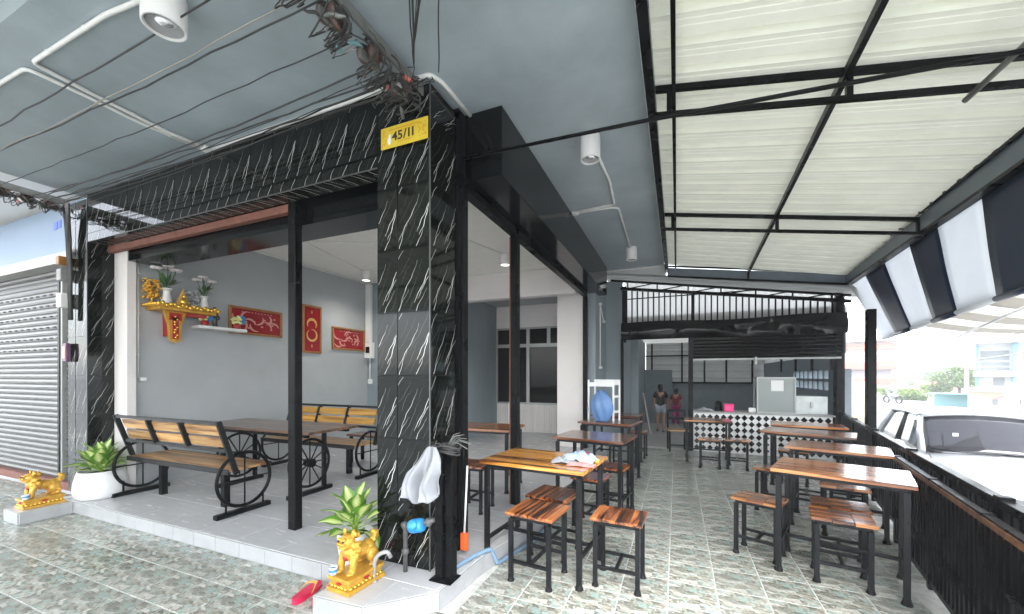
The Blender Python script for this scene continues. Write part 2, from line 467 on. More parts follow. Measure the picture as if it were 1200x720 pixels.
D('roof_red', (0.34, 0.11, 0.08), 0.8, noise_amt=0.2)
D('bld_grey', (0.24, 0.25, 0.26), 0.8)
D('foliage', (0.14, 0.21, 0.065), 0.6, trans=0.25)
D('foliage_light', (0.24, 0.32, 0.10), 0.6, trans=0.25)
D('bark', (0.12, 0.09, 0.065), 0.9)
D('canvas_blue', (0.20, 0.36, 0.50), 0.6, trans=0.2)
D('canvas_red', (0.60, 0.05, 0.06), 0.6, trans=0.2)
M_['wood_table'] = wood('wood_table', (0.055, 0.017, 0.006), (0.27, 0.085, 0.022), (0.47, 0.20, 0.06), axis=0, contrast=(0.39, 0.48, 0.60))
M_['wood_table_dark'] = wood('wood_table_dark', (0.035, 0.011, 0.006), (0.13, 0.036, 0.014), (0.24, 0.085, 0.03), axis=0)
M_['wood_gold'] = wood('wood_gold', (0.09, 0.024, 0.004), (0.44, 0.17, 0.025), (0.62, 0.30, 0.06), axis=0)
M_['wood_stool'] = wood('wood_stool', (0.022, 0.007, 0.004), (0.26, 0.070, 0.017), (0.50, 0.19, 0.055), axis=1, contrast=(0.42, 0.52, 0.66))
M_['wood_bench'] = wood('wood_bench', (0.15, 0.062, 0.02), (0.38, 0.19, 0.06), (0.50, 0.30, 0.12), axis=0, rough=0.4, coat=0.2)
M_['wood_bench_gold'] = wood('wood_bench_gold', (0.26, 0.11, 0.012), (0.48, 0.23, 0.025), (0.60, 0.33, 0.06), axis=0, rough=0.35, coat=0.3)
M_['wood_brown'] = wood('wood_brown', (0.05, 0.02, 0.010), (0.13, 0.055, 0.025), (0.20, 0.10, 0.05), axis=0, rough=0.3)
# clear glass and blue bag
def glass(name, col, mixf, rough=0.03):
    m = bpy.data.materials.new(name); m.use_nodes = True
    n, l = m.node_tree.nodes, m.node_tree.links
    g = n['Principled BSDF']; g.inputs['Base Color'].default_value = (*col, 1); g.inputs['Roughness'].default_value = rough
    t = n.new('ShaderNodeBsdfTransparent'); t.inputs['Color'].default_value = (*[min(1, c+0.55) for c in col], 1)
    x = n.new('ShaderNodeMixShader'); x.inputs[0].default_value = mixf
    l.new(g.outputs[0], x.inputs[1]); l.new(t.outputs[0], x.inputs[2]); l.new(x.outputs[0], n['Material Output'].inputs[0])
    return m
M_['car_glass'] = glass('car_glass', (0.035, 0.035, 0.042), 0.20)
M_['bag_blue'] = glass('bag_blue', (0.16, 0.30, 0.56), 0.30, 0.3)
M_['case_glass'] = glass('case_glass', (0.40, 0.43, 0.42), 0.45, 0.12)
# variegated leaf: pale midrib field, darker edge, from the leaf's own width
def leaf_mat():
    m = bpy.data.materials.new('variegated_leaf'); m.use_nodes = True
    n, l = m.node_tree.nodes, m.node_tree.links
    b = n['Principled BSDF']; b.inputs['Roughness'].default_value = 0.35
    tc = n.new('ShaderNodeTexCoord'); sx = n.new('ShaderNodeSeparateXYZ'); l.new(tc.outputs['UV'], sx.inputs[0])
    ab = n.new('ShaderNodeMath'); ab.operation = 'ABSOLUTE'; l.new(sx.outputs['X'], ab.inputs[0])
    nz = n.new('ShaderNodeTexNoise'); nz.inputs['Scale'].default_value = 9; nz.inputs['Detail'].default_value = 4
    mp = n.new('ShaderNodeMapping'); mp.inputs['Scale'].default_value = (1.2, 3.2, 1); l.new(tc.outputs['UV'], mp.inputs[0]); l.new(mp.outputs[0], nz.inputs['Vector'])
    ad = n.new('ShaderNodeMath'); ad.operation = 'MULTIPLY_ADD'; l.new(nz.outputs['Fac'], ad.inputs[0]); ad.inputs[1].default_value = 0.9; l.new(ab.outputs[0], ad.inputs[2])
    cr = n.new('ShaderNodeValToRGB'); e = cr.color_ramp.elements
    e[0].position = 0.55; e[0].color = (0.70, 0.74, 0.36, 1); e[1].position = 1.25; e[1].color = (0.10, 0.24, 0.03, 1)
    k = e.new(0.86); k.color = (0.42, 0.55, 0.13, 1)
    e[-1].position = 1.0
    l.new(ad.outputs[0], cr.inputs[0]); l.new(cr.outputs[0], b.inputs['Base Color'])
    tr = n.new('ShaderNodeBsdfTranslucent'); l.new(cr.outputs[0], tr.inputs['Color'])
    x = n.new('ShaderNodeMixShader'); x.inputs[0].default_value = 0.25
    l.new(b.outputs[0], x.inputs[1]); l.new(tr.outputs[0], x.inputs[2]); l.new(x.outputs[0], n['Material Output'].inputs[0])
    return m
M_['varleaf'] = leaf_mat()

# ------------------------------------------------------------------ ground, street, floors
CA, SA = math.cos(R(22.63)), math.sin(R(22.63))
def fenceX(y): return 2.2 + (y - 6.1) * 0.19
ZST = -0.75
g = MB().box(-400, 400, -400, 400, ZST - 0.2, ZST).build('ground', M_['concrete']); tag(g, kind='structure')
rd = MB()
rd.prism([(3.0, -200), (13.5, -200), (30.0, 300), (19.0, 300), (3.6, 6)], ZST - 0.1, ZST + 0.004)
tag(rd.build('road', M_['asphalt']), kind='structure')

def boundX(y): return fenceX(y) + 0.10
fl = MB().prism([(-14, -1.6), (boundX(-1.6), -1.6), (boundX(8.86), 8.86), (-1.4, 8.86), (-1.4, 2.2), (-14, 2.62)], ZST - 0.05, -0.0022)
floor = fl.build('floor', M_['grout']); tag(floor, kind='structure')
tw, th = TX - 0.008, TY - 0.008
tile_me = MB().box(-tw/2, tw/2, -th/2, th/2, -0.010, 0.0, c=0.0012).mesh('tile', M_['stone_tile'])
cand = []
for i in range(-46, 10):
    for j in range(-6, 28):
        x, y = TX0 + (i + 0.5)*TX, TY0 + (j + 0.5)*TY
        if x + TX/2 > boundX(y - TY/2): continue
        if y + TY/2 > 8.86: continue
        if y > 2.1 and x < -1.25 and x > -6.6: continue
        if x <= -6.6 and y > 2.5: continue
        r_, f_ = x*CA + y*SA, -x*SA + y*CA
        vis = -1e9
        if f_ > 0.3:
            u, v = 600 + 463*r_/f_, 440 + 463*1.5/f_
            if -40 < u < 1240 and v < 760: vis = 1.0/f_**3
        cand.append((vis, x, y))
cand.sort(reverse=True)
rest = MB()
for k, (vis, x, y) in enumerate(cand):
    if k < 300: link(tile_me, 'tile', floor, (x, y, rnd.uniform(-0.0006, 0.0006)), (rnd.uniform(-.0012, .0012), rnd.uniform(-.0012, .0012), 0))
    else: rest.box(x - tw/2, x + tw/2, y - th/2, y + th/2, -0.009, rnd.uniform(-0.0006, 0.0006))
tag(rest.build('far_tile', M_['stone_tile'], floor), kind='stuff')

ZR = 0.125
rf = MB()
rf.box(-6.4, -6.07, 1.75, 2.42, -0.1, ZR - 0.0032)
rf.prism([(-6.3, 2.14), (-2.09, 2.14), (-2.09, 1.80), (-1.72, 1.825), (-1.40, 2.14), (-1.36, 2.7), (-1.22, 3.4), (-1.22, 7.5), (-1.62, 9.2), (-6.3, 9.2)], -0.1, ZR - 0.0022)
raised = rf.build('raised_floor', M_['grout_white']); tag(raised, kind='structure')
S = 0.5
def rtile(x0, x1, y0, y1):
    MB().box(x0 + .003, x1 - .003, y0 + .003, y1 - .003, ZR - 0.012, ZR, c=0.001).build('tile', M_['grey_tile'], raised)
xs = [-6.28, -5.9, -5.4, -4.9, -4.4, -3.9, -3.4, -2.9, -2.4, -1.9, -1.42]
ys = [2.145, 2.62, 3.12, 3.62, 4.12, 4.62, 5.12, 5.62, 6.12, 6.62, 7.12, 7.62, 8.12, 8.62, 9.1]
for a, b in zip(xs, xs[1:]):
    for c_, d_ in zip(ys, ys[1:]): rtile(a, b, c_, d_)
for poly in ([(-2.085, 1.805), (-1.722, 1.83), (-1.722, 2.141), (-2.085, 2.141)],
             [(-1.718, 1.832), (-1.41, 2.141), (-1.718, 2.141)],
             [(-1.416, 2.145), (-1.403, 2.145), (-1.37, 2.68), (-1.416, 2.68)],
             [(-1.416, 2.684), (-1.366, 2.70), (-1.228, 3.395), (-1.416, 3.395)],
             [(-1.416, 3.4), (-1.225, 3.4), (-1.225, 4.4), (-1.416, 4.4)], [(-1.416, 4.404), (-1.225, 4.404), (-1.225, 5.4), (-1.416, 5.4)],
             [(-1.416, 5.404), (-1.225, 5.404), (-1.225, 6.4), (-1.416, 6.4)], [(-1.416, 6.404), (-1.225, 6.404), (-1.225, 7.45), (-1.416, 7.45)],
             [(-6.398, 1.752), (-6.072, 1.752), (-6.072, 2.12), (-6.398, 2.12)]):
    MB().prism(poly, ZR - 0.012, ZR - 0.0005).build('tile', M_['grey_tile'], raised)
# riser tiles
def riser(p, q, n):
    p, q = Vector((*p, 0)), Vector((*q, 0))
    for i in range(n):
        a, b = p.lerp(q, i/n), p.lerp(q, (i+1)/n)
        d = (b - a).normalized(); nrm = Vector((d.y, -d.x, 0))
        a2, b2 = a + d*0.002, b - d*0.002
        o = MB()
        vs = [a2, b2, b2 + nrm*0.010, a2 + nrm*0.010]
        o.prism([(v.x, v.y) for v in vs], 0.003, ZR - 0.002)
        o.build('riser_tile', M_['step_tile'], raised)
riser((-6.07, 2.14), (-2.09, 2.14), 13)
riser((-6.4, 1.75), (-6.07, 1.75), 1); riser((-6.07, 1.75), (-6.07, 2.128), 1)
riser((-2.09, 2.128), (-2.09, 1.80), 1); riser((-2.09, 1.80), (-1.72, 1.825), 1); riser((-1.72, 1.825), (-1.40, 2.14), 1)
riser((-1.40, 2.14), (-1.36, 2.7), 2); riser((-1.36, 2.7), (-1.22, 3.4), 2); riser((-1.22, 3.4), (-1.22, 7.5), 13)

# ------------------------------------------------------------------ the shop building
bld = thing('shop_building', 'grey corner shop with black marble tiled columns and header under a flat slab canopy', 'building', (-3.8, 5.0, 0))
B = lambda name, m, *bx, c=0.0, parent=None: [o := MB(), [o.box(*b, c=c) for b in bx], o.build(name, M_[m], parent or bld, world=True)][-1]
B('canopy_slab', 'slab_paint', (-6.45, -0.22, 1.0, 8.02, 3.6, 3.78))
B('upper_storey', 'plaster', (-6.45, -1.6, 2.35, 12, 3.79, 7.4))
B('side_wall', 'wall_grey', (-6.3, -6.1, 2.66, 6.9, 0.0, 3.6))
B('wall_pilaster', 'wall_light', (-6.3, -6.02, 2.57, 2.655, 0.0, 3.4))
B('interior_ceiling', 'ceiling', (-6.1, -1.66, 2.62, 6.9, 3.45, 3.59))
B('back_ceiling', 'wall_grey', (-6.1, -1.66, 7.12, 9.2, 3.2, 3.4))
B('ceiling_beam', 'wall_light', (-6.1, -1.66, 6.9, 7.1, 2.97, 3.59))
B('partition_wall', 'wall_blue', (-6.1, -5.2, 6.6, 6.8, 0.0, 3.45), (-5.2, -4.17, 6.62, 6.82, 2.0, 2.97), (-4.37, -4.17, 6.82, 9.1, 0.0, 3.2))
B('door_frame', 'plaster', (-4.44, -4.16, 6.74, 6.84, 0.1, 2.35))
B('end_pillar', 'wall_light', (-2.15, -1.64, 7.45, 9.0, 0.0, 3.59))
B('side_outer_wall', 'wall_blue', (-1.64, -1.42, 7.52, 8.72, -0.05, 3.59), (-1.62, -1.08, 8.72, 8.9, -0.3, 3.53))
# back wall with aluminium windows
wb = MB()
B('window_lintel', 'wall_light', (-4.17, -2.15, 9.0, 9.12, 2.66, 3.2))
wb.box(-4.17, -2.15, 9.02, 9.12, 0.0, 0.12)
for k in range(34):
    x = -4.15 + k * 0.06
    wb.box(x, x + 0.035, 8.985, 9.02, 0.12, 0.80)
wb.box(-4.17, -2.15, 9.02, 9.1, 0.12, 0.80)
back_wall = wb.build('back_wall', M_['wall_light'], bld, world=True)
def win(x0, x1, z0, z1):
    f = MB(); t = 0.04
    f.box(x0, x1, 8.96, 9.03, z0, z0 + t); f.box(x0, x1, 8.96, 9.03, z1 - t, z1)
    f.box(x0, x0 + t, 8.962, 9.028, z0 + t, z1 - t); f.box(x1 - t, x1, 8.962, 9.028, z0 + t, z1 - t)
    w_ = f.build('window', M_['alu'], bld, world=True)
    MB().box(x0 + t, x1 - t, 9.0, 9.006, z0 + t, z1 - t).build('pane', M_['glass_dark'], w_, world=False).location = (-bld.location.x, -bld.location.y, 0)
win(-4.17, -3.32, 2.22, 2.66); win(-3.32, -2.80, 2.22, 2.66); win(-2.80, -2.15, 2.22, 2.66)
win(-4.17, -3.32, 0.80, 2.22); win(-3.32, -2.15, 0.80, 2.22)

# marble tiles: each print is the same diagonal veining
def vein_tile(wd, ht, seed=3, x_off=0.0, z_off=0.0, flip=False):
    m = MB(); m.box(-wd/2, wd/2, -0.010, 0.0, -ht/2, ht/2, c=0.0012)
    q = random.Random(seed)
    FW, FH = 0.275, 0.455
    for k in range(12):
        big = k % 4 in (0, 2)
        L = q.uniform(0.26, 0.42) if big else q.uniform(0.14, 0.40)
        cx = -FW/2 + FW * ((k * 0.382 + 0.07) % 1.0)
        cz = -FH/2 + FH * ((k * 0.237 + q.uniform(0, .12)) % 1.0)
        ang = R(q.uniform(54, 66)); n = 24
        wm = (q.uniform(0.0026, 0.0048) if big else q.uniform(0.0009, 0.0022))
        pts = []; ph = q.uniform(0, 6)
        for i in range(n + 1):
            t = i / n
            s_ = (t - 0.5) * L
            lat = 0.0080*math.sin(ph + t*6.0) + 0.0030*math.sin(ph*2 + t*19) + q.uniform(-.0012, .0012)
            pts.append((cx + s_*math.cos(ang) - lat*math.sin(ang), cz + s_*math.sin(ang) + lat*math.cos(ang)*0.4, wm*(0.25 + 0.75*math.sin(PI*min(1, t*1.15 + 0.02))**0.7 if 0 < t < 0.86 else 0.25)))
        for a, b in zip(pts, pts[1:]):
            ax, az_, aw = a; bx_, bz, bw = b
            if flip: ax, bx_ = -ax, -bx_
            ax -= x_off; bx_ -= x_off; az_ -= z_off; bz -= z_off
            if max(abs(ax), abs(bx_)) + 0.004 > wd/2 or max(abs(az_), abs(bz)) > ht/2 - .002: continue
            y = -0.0104
            m.add([(ax - aw/2, y, az_), (ax + aw/2, y, az_), (bx_ + bw/2, y, bz), (bx_ - bw/2, y, bz)], [(0, 1, 2, 3)], 1 if (big or wm > 0.0022) else 2)
    return m.mesh('tile', [M_['marble'], M_['vein'], M_['vein_thin']])
T_full = [vein_tile(0.277, 0.455, 3), vein_tile(0.277, 0.455, 11)]
T_left = [vein_tile(0.183, 0.455, 3, x_off=0.045), vein_tile(0.183, 0.455, 11, x_off=0.045)]
T_short = vein_tile(0.277, 0.092, 5, z_off=0.05)
T_under = vein_tile(0.277, 0.165, 8, z_off=-0.06, flip=True)
T_side = [vein_tile(0.345, 0.455, 3), vein_tile(0.345, 0.455, 11)]
# middle column
X0, X1, YF = -2.06, -1.592, 2.33
def column(xl, xr, yb, name, strips):
    col = MB().box(xl + .012, xr - .012, YF + .012, yb, ZR - 0.02, 3.55).build('tiled_column', M_['tile_joint'], bld, world=True)
    ofs = Vector((-bld.location.x, -bld.location.y, 0))
    rows = [(0.13 + k*0.4565) for k in range(8)]
    for k, z in enumerate(rows):
        top = min(z + 0.455, 3.548)
        if top - z < 0.05: continue
        zc = z + 0.2275
        if z + 0.455 > 3.55: 
            sc_ = (3.548 - z) / 0.455; zc = z + (3.548 - z)/2
        else: sc_ = 1
        for (x, me) in strips:
            o = link(me[k % 2], 'tile', col, Vector((x, YF + 0.011, zc)) + ofs); o.scale = (1, 1, sc_)
        o = link(T_side[(k+1) % 2], 'tile', col, Vector((xr - 0.011, (YF + yb)/2, zc)) + ofs, (0, 0, PI/2)); o.scale = ((yb - YF)/0.347, 1, sc_)
    tr = MB().box(xr - 0.006, xr + 0.002, YF - 0.003, YF + 0.006, ZR, 3.55)
    tr.build('corner_trim', M_['trim'], bld, world=True)
    return col
column(X0, X1, 2.69, 'mid', [(X0 + 0.0925, T_left), (X1 - 0.14, T_full)])
column(-6.75, -6.304, 2.62, 'left', [(-6.658, T_left), (-6.444, T_full)])
# header beam
hd = MB().box(-6.304, X0 - 0.001, YF + .012, 2.50, 3.055, 3.59).build('tiled_header', M_['tile_joint'], bld, world=True)
ofs = Vector((-bld.location.x, -bld.location.y, 0))
nx = 15; px = (X0 + 6.304) / nx
for i in range(nx):
    x = -6.304 + (i + 0.5)*px
    s_ = (px - 0.003)/0.277
    o = link(T_full[i % 2], 'tile', hd, Vector((x, YF + .011, 3.368)) + ofs); o.scale = (s_, 1, 1)
    o = link(T_short, 'tile', hd, Vector((x, YF + .011, 3.092)) + ofs); o.scale = (s_, 1, 1)
    o = link(T_under, 'tile', hd, Vector((x, 2.415, 3.055)) + ofs, (PI/2, 0, 0)); o.scale = (s_, 1, 1)
B('header_trim', 'trim', (-6.304, X0, YF - 0.004, YF + 0.004, 3.040, 3.047))
# steel behind the header: primer channel and roller shutter box
B('shutter_channel', 'primer', (-6.29, -3.2, 2.505, 2.56, 2.97, 3.04))
B('shutter_box', 'black_gloss', (-6.02, X0 - 0.002, 2.58, 2.9, 2.86, 3.4))
B('opening_post', 'black', (-3.20, -3.11, 2.48, 2.56, ZR, 3.045), c=0.006)
B('shutter_rail', 'black', (-6.304, -6.24, 2.625, 2.69, ZR, 3.3), (-6.24, -6.2, 2.63, 2.68, ZR, 3.0))
# side opening: roller box on the corridor side, posts
bx = MB(); bx.box(-1.60, -1.254, 2.80, 7.82, 3.06, 3.599, c=0.004)
bx.build('roller_box', M_['black_gloss'], bld, world=True)
B('soffit_channel', 'black', (-1.64, -1.56, 2.70, 7.45, 2.985, 3.058))
for y in (2.77, 3.915, 7.43):
    B('side_post', 'black', (-1.635, -1.555, y - 0.042, y + 0.042, ZR, 2.985), c=0.005)
B('primer_edge', 'primer', (-1.652, -1.637, 3.89, 3.94, ZR, 2.98))
B('short_post', 'black', (-1.50, -1.445, 2.25, 2.315, ZR + 0.01, 0.985), (-1.44, -1.38, 2.28, 2.34, ZR + 0.01, 0.96), (-1.53, -1.36, 2.22, 2.36, ZR, ZR + 0.012), c=0.004)

# neighbour with roller shutters
nb = thing('neighbour_shop', 'pale shopfront next door with closed grey roller shutters under a light blue board', 'building', (-9.5, 2.7, 0))
N = lambda name, m, *bx: [o := MB(), [o.box(*b) for b in bx], o.build(name, M_[m], nb, world=True)][-1]
N('wall', 'plaster', (-14, -6.76, 2.72, 3.2, 2.95, 6.5), (-14, -11.4, 2.66, 3.2, 0.0, 2.95))
N('lintel', 'plaster', (-14, -6.76, 2.42, 2.72, 2.93, 3.06))
N('board', 'pale_blue', (-14, -6.77, 2.50, 2.56, 3.07, 3.72))
N('board_sticker', 'sign_blue', (-7.62, -7.53, 2.494, 2.50, 3.42, 3.52), (-7.50, -7.42, 2.494, 2.50, 3.43, 3.53))
N('eave', 'white_paint', (-14, -6.77, 1.9, 2.6, 3.80, 3.86))
N('sill', 'primer', (-14, -6.76, 2.52, 2.70, 0.0, 0.10))
def shutter(x0, x1):
    m = MB(); z = 0.10; p = 0.075; pr = []
    while z < 2.93:
        pr += [(2.60, z), (2.585, z + 0.012), (2.578, z + 0.036), (2.585, z + 0.062), (2.60, z + 0.072)]; z += p
    vs = []; fs = []
    for y, z in pr: vs += [(x0, y, z), (x1, y, z)]
    for i in range(len(pr) - 1): fs.append((2*i, 2*i+1, 2*i+3, 2*i+2))
    m.add(vs, fs, 0)
    o = m.build('roller_shutter', M_['shutter'], nb, world=True)
    sl = MB()
    for r in range(6):
        zz = 0.10 + p*(23 + 2*r) + 0.032
        x = x0 + 0.12 + (0.1 if r % 2 else 0)
        while x < x1 - 0.15:
            sl.box(x, x + 0.075, 2.571, 2.58, zz - 0.008, zz + 0.010); x += 0.2
    sl.build('slot', M_['slot'], o).location = (-nb.location.x, -nb.location.y, 0)
shutter(-11.4, -7.62); shutter(-7.52, -6.78)
N('shutter_guide', 'black', (-7.62, -7.57, 2.53, 2.62, 0.0, 2.93)); N('shutter_rail', 'alu', (-7.57, -7.52, 2.54, 2.62, 0.0, 2.93))

# ------------------------------------------------------------------ side roof of ribbed sheets on black steel
roof = thing('lean_to_roof', 'cream ribbed sheet roof on black steel trusses over the corridor', 'roof', (1.0, 5.0, 3.0))
def rz_(x): return 3.635 - 0.177*(x + 0.075)
def xo(y): return 1.98 + 0.08*y
W = lambda name, m, fn: [o := MB(), fn(o), o.build(name, M_[m], roof, world=True)][-1]
y = 0.9
prof = [(0.0, 0.0), (0.04, 0.0), (0.058, 0.046), (0.094, 0.046), (0.112, 0.0), (0.14, 0.0), (0.145, 0.004), (0.155, 0.004), (0.16, 0.0), (0.19, 0.0), (0.195, 0.004), (0.205, 0.004), (0.21, 0.0), (0.25, 0.0)]
while y < 8.25:
    m = MB(); pts = []
    for rep in range(3): pts += [(y + rep*0.25 + a, b) for a, b in prof]
    pts = [p for i, p in enumerate(pts) if i == 0 or p != pts[i-1]]
    vs = []
    for yy, h in pts:
        yy = min(yy, 8.28)
        xa, xb = -0.215, xo(yy) + 0.04
        vs += [(xa, yy, rz_(xa) + h), (xb, yy, rz_(xb) + h)]
    m.add(vs, [(2*i, 2*i+1, 2*i+3, 2*i+2) for i in range(len(pts)-1)])
    m.build('roof_sheet', M_['roof_sheet'], roof, world=True)
    y += 0.75
for yt in (0.95, 3.11, 5.57):
    def truss(o, yt=yt):
        xr = xo(yt)
        o.bar((-0.16, yt, rz_(-0.16) - 0.035), (xr, yt, rz_(xr) - 0.035), 0.036, 0.04)
        o.bar((-0.16, yt, rz_(-0.16) - 0.225), (xr, yt, rz_(xr) - 0.185), 0.03, 0.034)
        for x in (-0.05, 0.87 + 0.042*yt, xr - 0.04): o.bar((x, yt, rz_(x) - 0.2), (x, yt, rz_(x) - 0.03), 0.035, 0.035)
    W('truss', 'black', truss)
W('ridge_beam', 'black', lambda o: (o.bar((-0.175, 0.9, 3.555), (-0.175, 8.3, 3.555), 0.06, 0.11), o.bar((-0.02, 0.9, 3.58), (-0.02, 8.3, 3.58), 0.028, 0.028)))
W('middle_purlin', 'black', lambda o: o.bar((0.90, 0.9, 3.42), (1.20, 8.3, 3.37), 0.034, 0.055))
W('eave_beam', 'steel_grey', lambda o: o.bar((xo(0.9), 0.9, 3.12), (xo(8.3), 8.3, 3.12), 0.07, 0.17))
W('eave_angle', 'black', lambda o: (o.bar((xo(0.9) - .04, 0.9, 3.215), (xo(8.3) - .04, 8.3, 3.215), 0.05, 0.025), o.bar((xo(0.9) + .01, 0.9, 3.02), (xo(8.3) + .01, 8.3, 3.02), 0.09, 0.03)))
W('end_beam', 'steel_grey', lambda o: o.bar((-0.16, 8.24, 3.50), (xo(8.24), 8.24, 3.10), 0.06, 0.16))
W('end_angle', 'black', lambda o: (o.bar((-0.16, 8.21, 3.605), (xo(8.2), 8.21, 3.205), 0.03, 0.03), o.bar((-0.16, 8.21, 3.41), (xo(8.2), 8.21, 3.01), 0.05, 0.03), o.bar((1.19, 8.20, 3.45), (1.19, 8.20, 3.2), 0.03, 0.03)))
# unseen sheet canopy added to cut the light reaching the shop front
B('corner_infill', 'black', (-1.64, -1.575, 2.692, 2.80, ZR, 3.59))
fc = thing('shade_canopy', 'added unseen cream ribbed sheet canopy shading the pavement in front of the slab', 'roof', (-4.0, -1.0, 3.8))
for k in range(17):
    xa = -13.0 + k*0.75
    m = MB(); pts = []
    for rep_ in range(3): pts += [(xa + rep_*0.25 + a, b) for a, b in prof]
    vs = []
    for xx, h in pts: vs += [(xx, 0.98, 3.84 + h), (xx, -4.6, 3.31 + h)]
    m.add(vs, [(2*i, 2*i+1, 2*i+3, 2*i+2) for i in range(len(pts)-1)])
    m.build('roof_sheet', M_['roof_sheet'], fc, world=True)
for yy in (-4.4, -2.6, -0.8, 0.9): MB().box(-13, -0.25, yy - .03, yy + .03, 3.72 + yy*.094, 3.80 + yy*.094).build('purlin', M_['black'], fc, world=True)
# posts carrying the eave
for (x, y, h) in ((2.5, 7.02, 2.42), (2.66, 8.72, 3.0), (fenceX(0.95) + .02, 0.95, 3.03)):
    W('roof_post', 'black', lambda o: o.box(x - .05, x + .05, y - .05, y + .05, 0.0, h, c=0.005))
# lower roof behind, truss
back = thing('rear_roof', 'lower ribbed sheet roof with truss at the far end of the corridor', 'roof', (1.0, 9.0, 3.0))
W2 = lambda name, m, fn: [o := MB(), fn(o), o.build(name, M_[m], back, world=True)][-1]
def rz2(x): return 3.50 - 0.155*(x + 1.0)
y = 8.3
y = 8.16
while y < 8.8:
    m = MB(); pts = []
    for rep in range(3): pts += [(y + rep*0.25 + a, b) for a, b in prof]
    vs = []
    for yy, h in pts:
        yy = yy*1.09 - .73
        vs += [(-1.41, yy, rz2(-1.41) + h + .02), (3.0, yy, rz2(3.0) + h + .02)]
    m.add(vs, [(2*i, 2*i+1, 2*i+3, 2*i+2) for i in range(len(pts)-1)])
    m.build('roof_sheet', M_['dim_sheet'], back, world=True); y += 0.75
def flash(o):
    def f(u, v):
        x = -1.41 + 1.22*u
        return (x, 8.025 + .25*v, 3.615 + (rz2(x) + .03 - 3.615)*v)
    o.grid(f, 8, 2)
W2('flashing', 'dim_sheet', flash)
def tr2(o):
    yt = 8.62
    o.bar((-1.3, yt, rz2(-1.3) - .02), (2.8, yt, rz2(2.8) - .02), 0.04, 0.04)
    o.bar((-1.1, yt, rz2(-1.1) - .18), (2.8, yt, rz2(2.8) - .12), 0.05, 0.06)
    for k in range(7):
        x = -0.95 + k*0.58
        o.bar((x, yt, rz2(x) - .17), (x, yt, rz2(x) - .03), 0.025, 0.025)
        o.bar((x, yt, rz2(x) - .17), (x + .5, yt, rz2(x + .5) - .03), 0.02, 0.02)
W2('truss', 'black', tr2)

# ------------------------------------------------------------------ rear kitchen front: bars, plastic sheet, shutter, counter
kit = thing('kitchen_front', 'black barred kitchen front with rolled shutter and a plastic valance at the corridor end', 'kitchen front', (0.8, 8.75, 0))
K = lambda name, m, fn: [o := MB(), fn(o), o.build(name, M_[m], kit, world=True)][-1]
def kbars(o):
    x = -1.0
    while x < 2.72:
        zt = 3.34 - 0.144*(x + 1.0)
        o.box(x, x + 0.026, 8.74, 8.766, 2.55, zt); x += 0.108
    o.bar((-1.05, 8.73, 3.12), (1.55, 8.73, 3.12), .02, .02); o.bar((-1.05, 8.752, 2.56), (2.75, 8.752, 2.56), .03, .04)
    o.box(0.27, 0.33, 8.735, 8.775, 2.5, 3.2); o.box(-1.08, -1.0, 8.72, 8.79, 2.2, 3.4)
K('bar_screen', 'black', kbars)
def gsheet(o):
    x = -1.05; vs = []; i = 0
    while x < 2.8:
        for dx, dy in ((0, 0), (0.05, 0), (0.062, 0.02), (0.09, 0.02), (0.102, 0)):
            vs += [(x + dx, 8.95 + dy, 2.3), (x + dx, 8.95 + dy, rz2(x + dx) + .015)]
        x += 0.114
    n = len(vs)//2
    o.add(vs, [(2*j, 2*j+2, 2*j+3, 2*j+1) for j in range(n-1)])
K('gable_sheet', 'gable_white', gsheet)
def valance(o):
    def f(u, v):
        x = -1.09 + 3.86*u; zt = 2.60 + 0.02*math.sin(u*9); zb = 2.245
        amp = 0.02 + 0.10*max(0, u - 0.25)
        nn = noise.noise(Vector((u*9, v*1.2, 0.4)))*amp + noise.noise(Vector((u*25, v*2.5, 1.4)))*amp*0.35
        return (x, 8.66 + nn*(0.3 + math.sin(PI*v)) - 0.05*math.sin(PI*v), zb + (zt - zb)*v)
    o.grid(f, 90, 12)
K('plastic_valance', 'black_gloss', valance)
def rshut(o):
    z = 1.83; pr = []
    while z < 2.24: pr += [(8.70, z), (8.675, z + 0.012), (8.668, z + 0.03), (8.675, z + 0.05), (8.70, z + 0.06)]; z += 0.066
    vs = []
    for y, z in pr: vs += [(0.30, y, z), (2.68, y, z)]
    o.add(vs, [(2*i, 2*i+1, 2*i+3, 2*i+2) for i in range(len(pr)-1)])
rs = K('rolled_shutter', 'black_gloss', rshut)
K('bottom_rail', 'alu', lambda o: (o.box(0.30, 2.68, 8.66, 8.71, 1.795, 1.828), o.box(1.36, 1.40, 8.64, 8.66, 1.70, 1.85)))
K('post', 'black', lambda o: (o.box(0.215, 0.30, 8.62, 8.71, 0, 2.25, c=.004), o.box(2.62, 2.76, 8.76, 8.86, 0, 2.9)))
K('left_post', 'black', lambda o: o.box(-1.10, -1.04, 8.63, 8.70, 0, 2.26))

ctr = thing('counter', 'tiled counter with black and white diamond checks at the end of the corridor', 'counter', (1.4, 8.9, 0))
MB().box(0.31, 2.56, 8.685, 9.2, 0.0, 0.752).build('base', M_['checker_white'], ctr, world=True)
MB().box(0.29, 2.60, 8.66, 9.25, 0.753, 0.783, c=0.004).build('top', M_['concrete'], ctr, world=True)
dm = MB(); q = 0.118; h = q*0.5
dm.prism([(-h*.86, 0), (0, -h*.98), (h*.86, 0), (0, h*.98)], 0, .006, M=Matrix.Rotation(PI/2, 4, 'X'))
dm_me = dm.mesh('tile', M_['checker_black'])
x = 0.37
while x < 2.53:
    for k in range(6):
        z = 0.075 + k*q*1.03
        link(dm_me, 'tile', ctr, (x - 1.4, 8.679 - 8.9, z))
    x += q*1.0

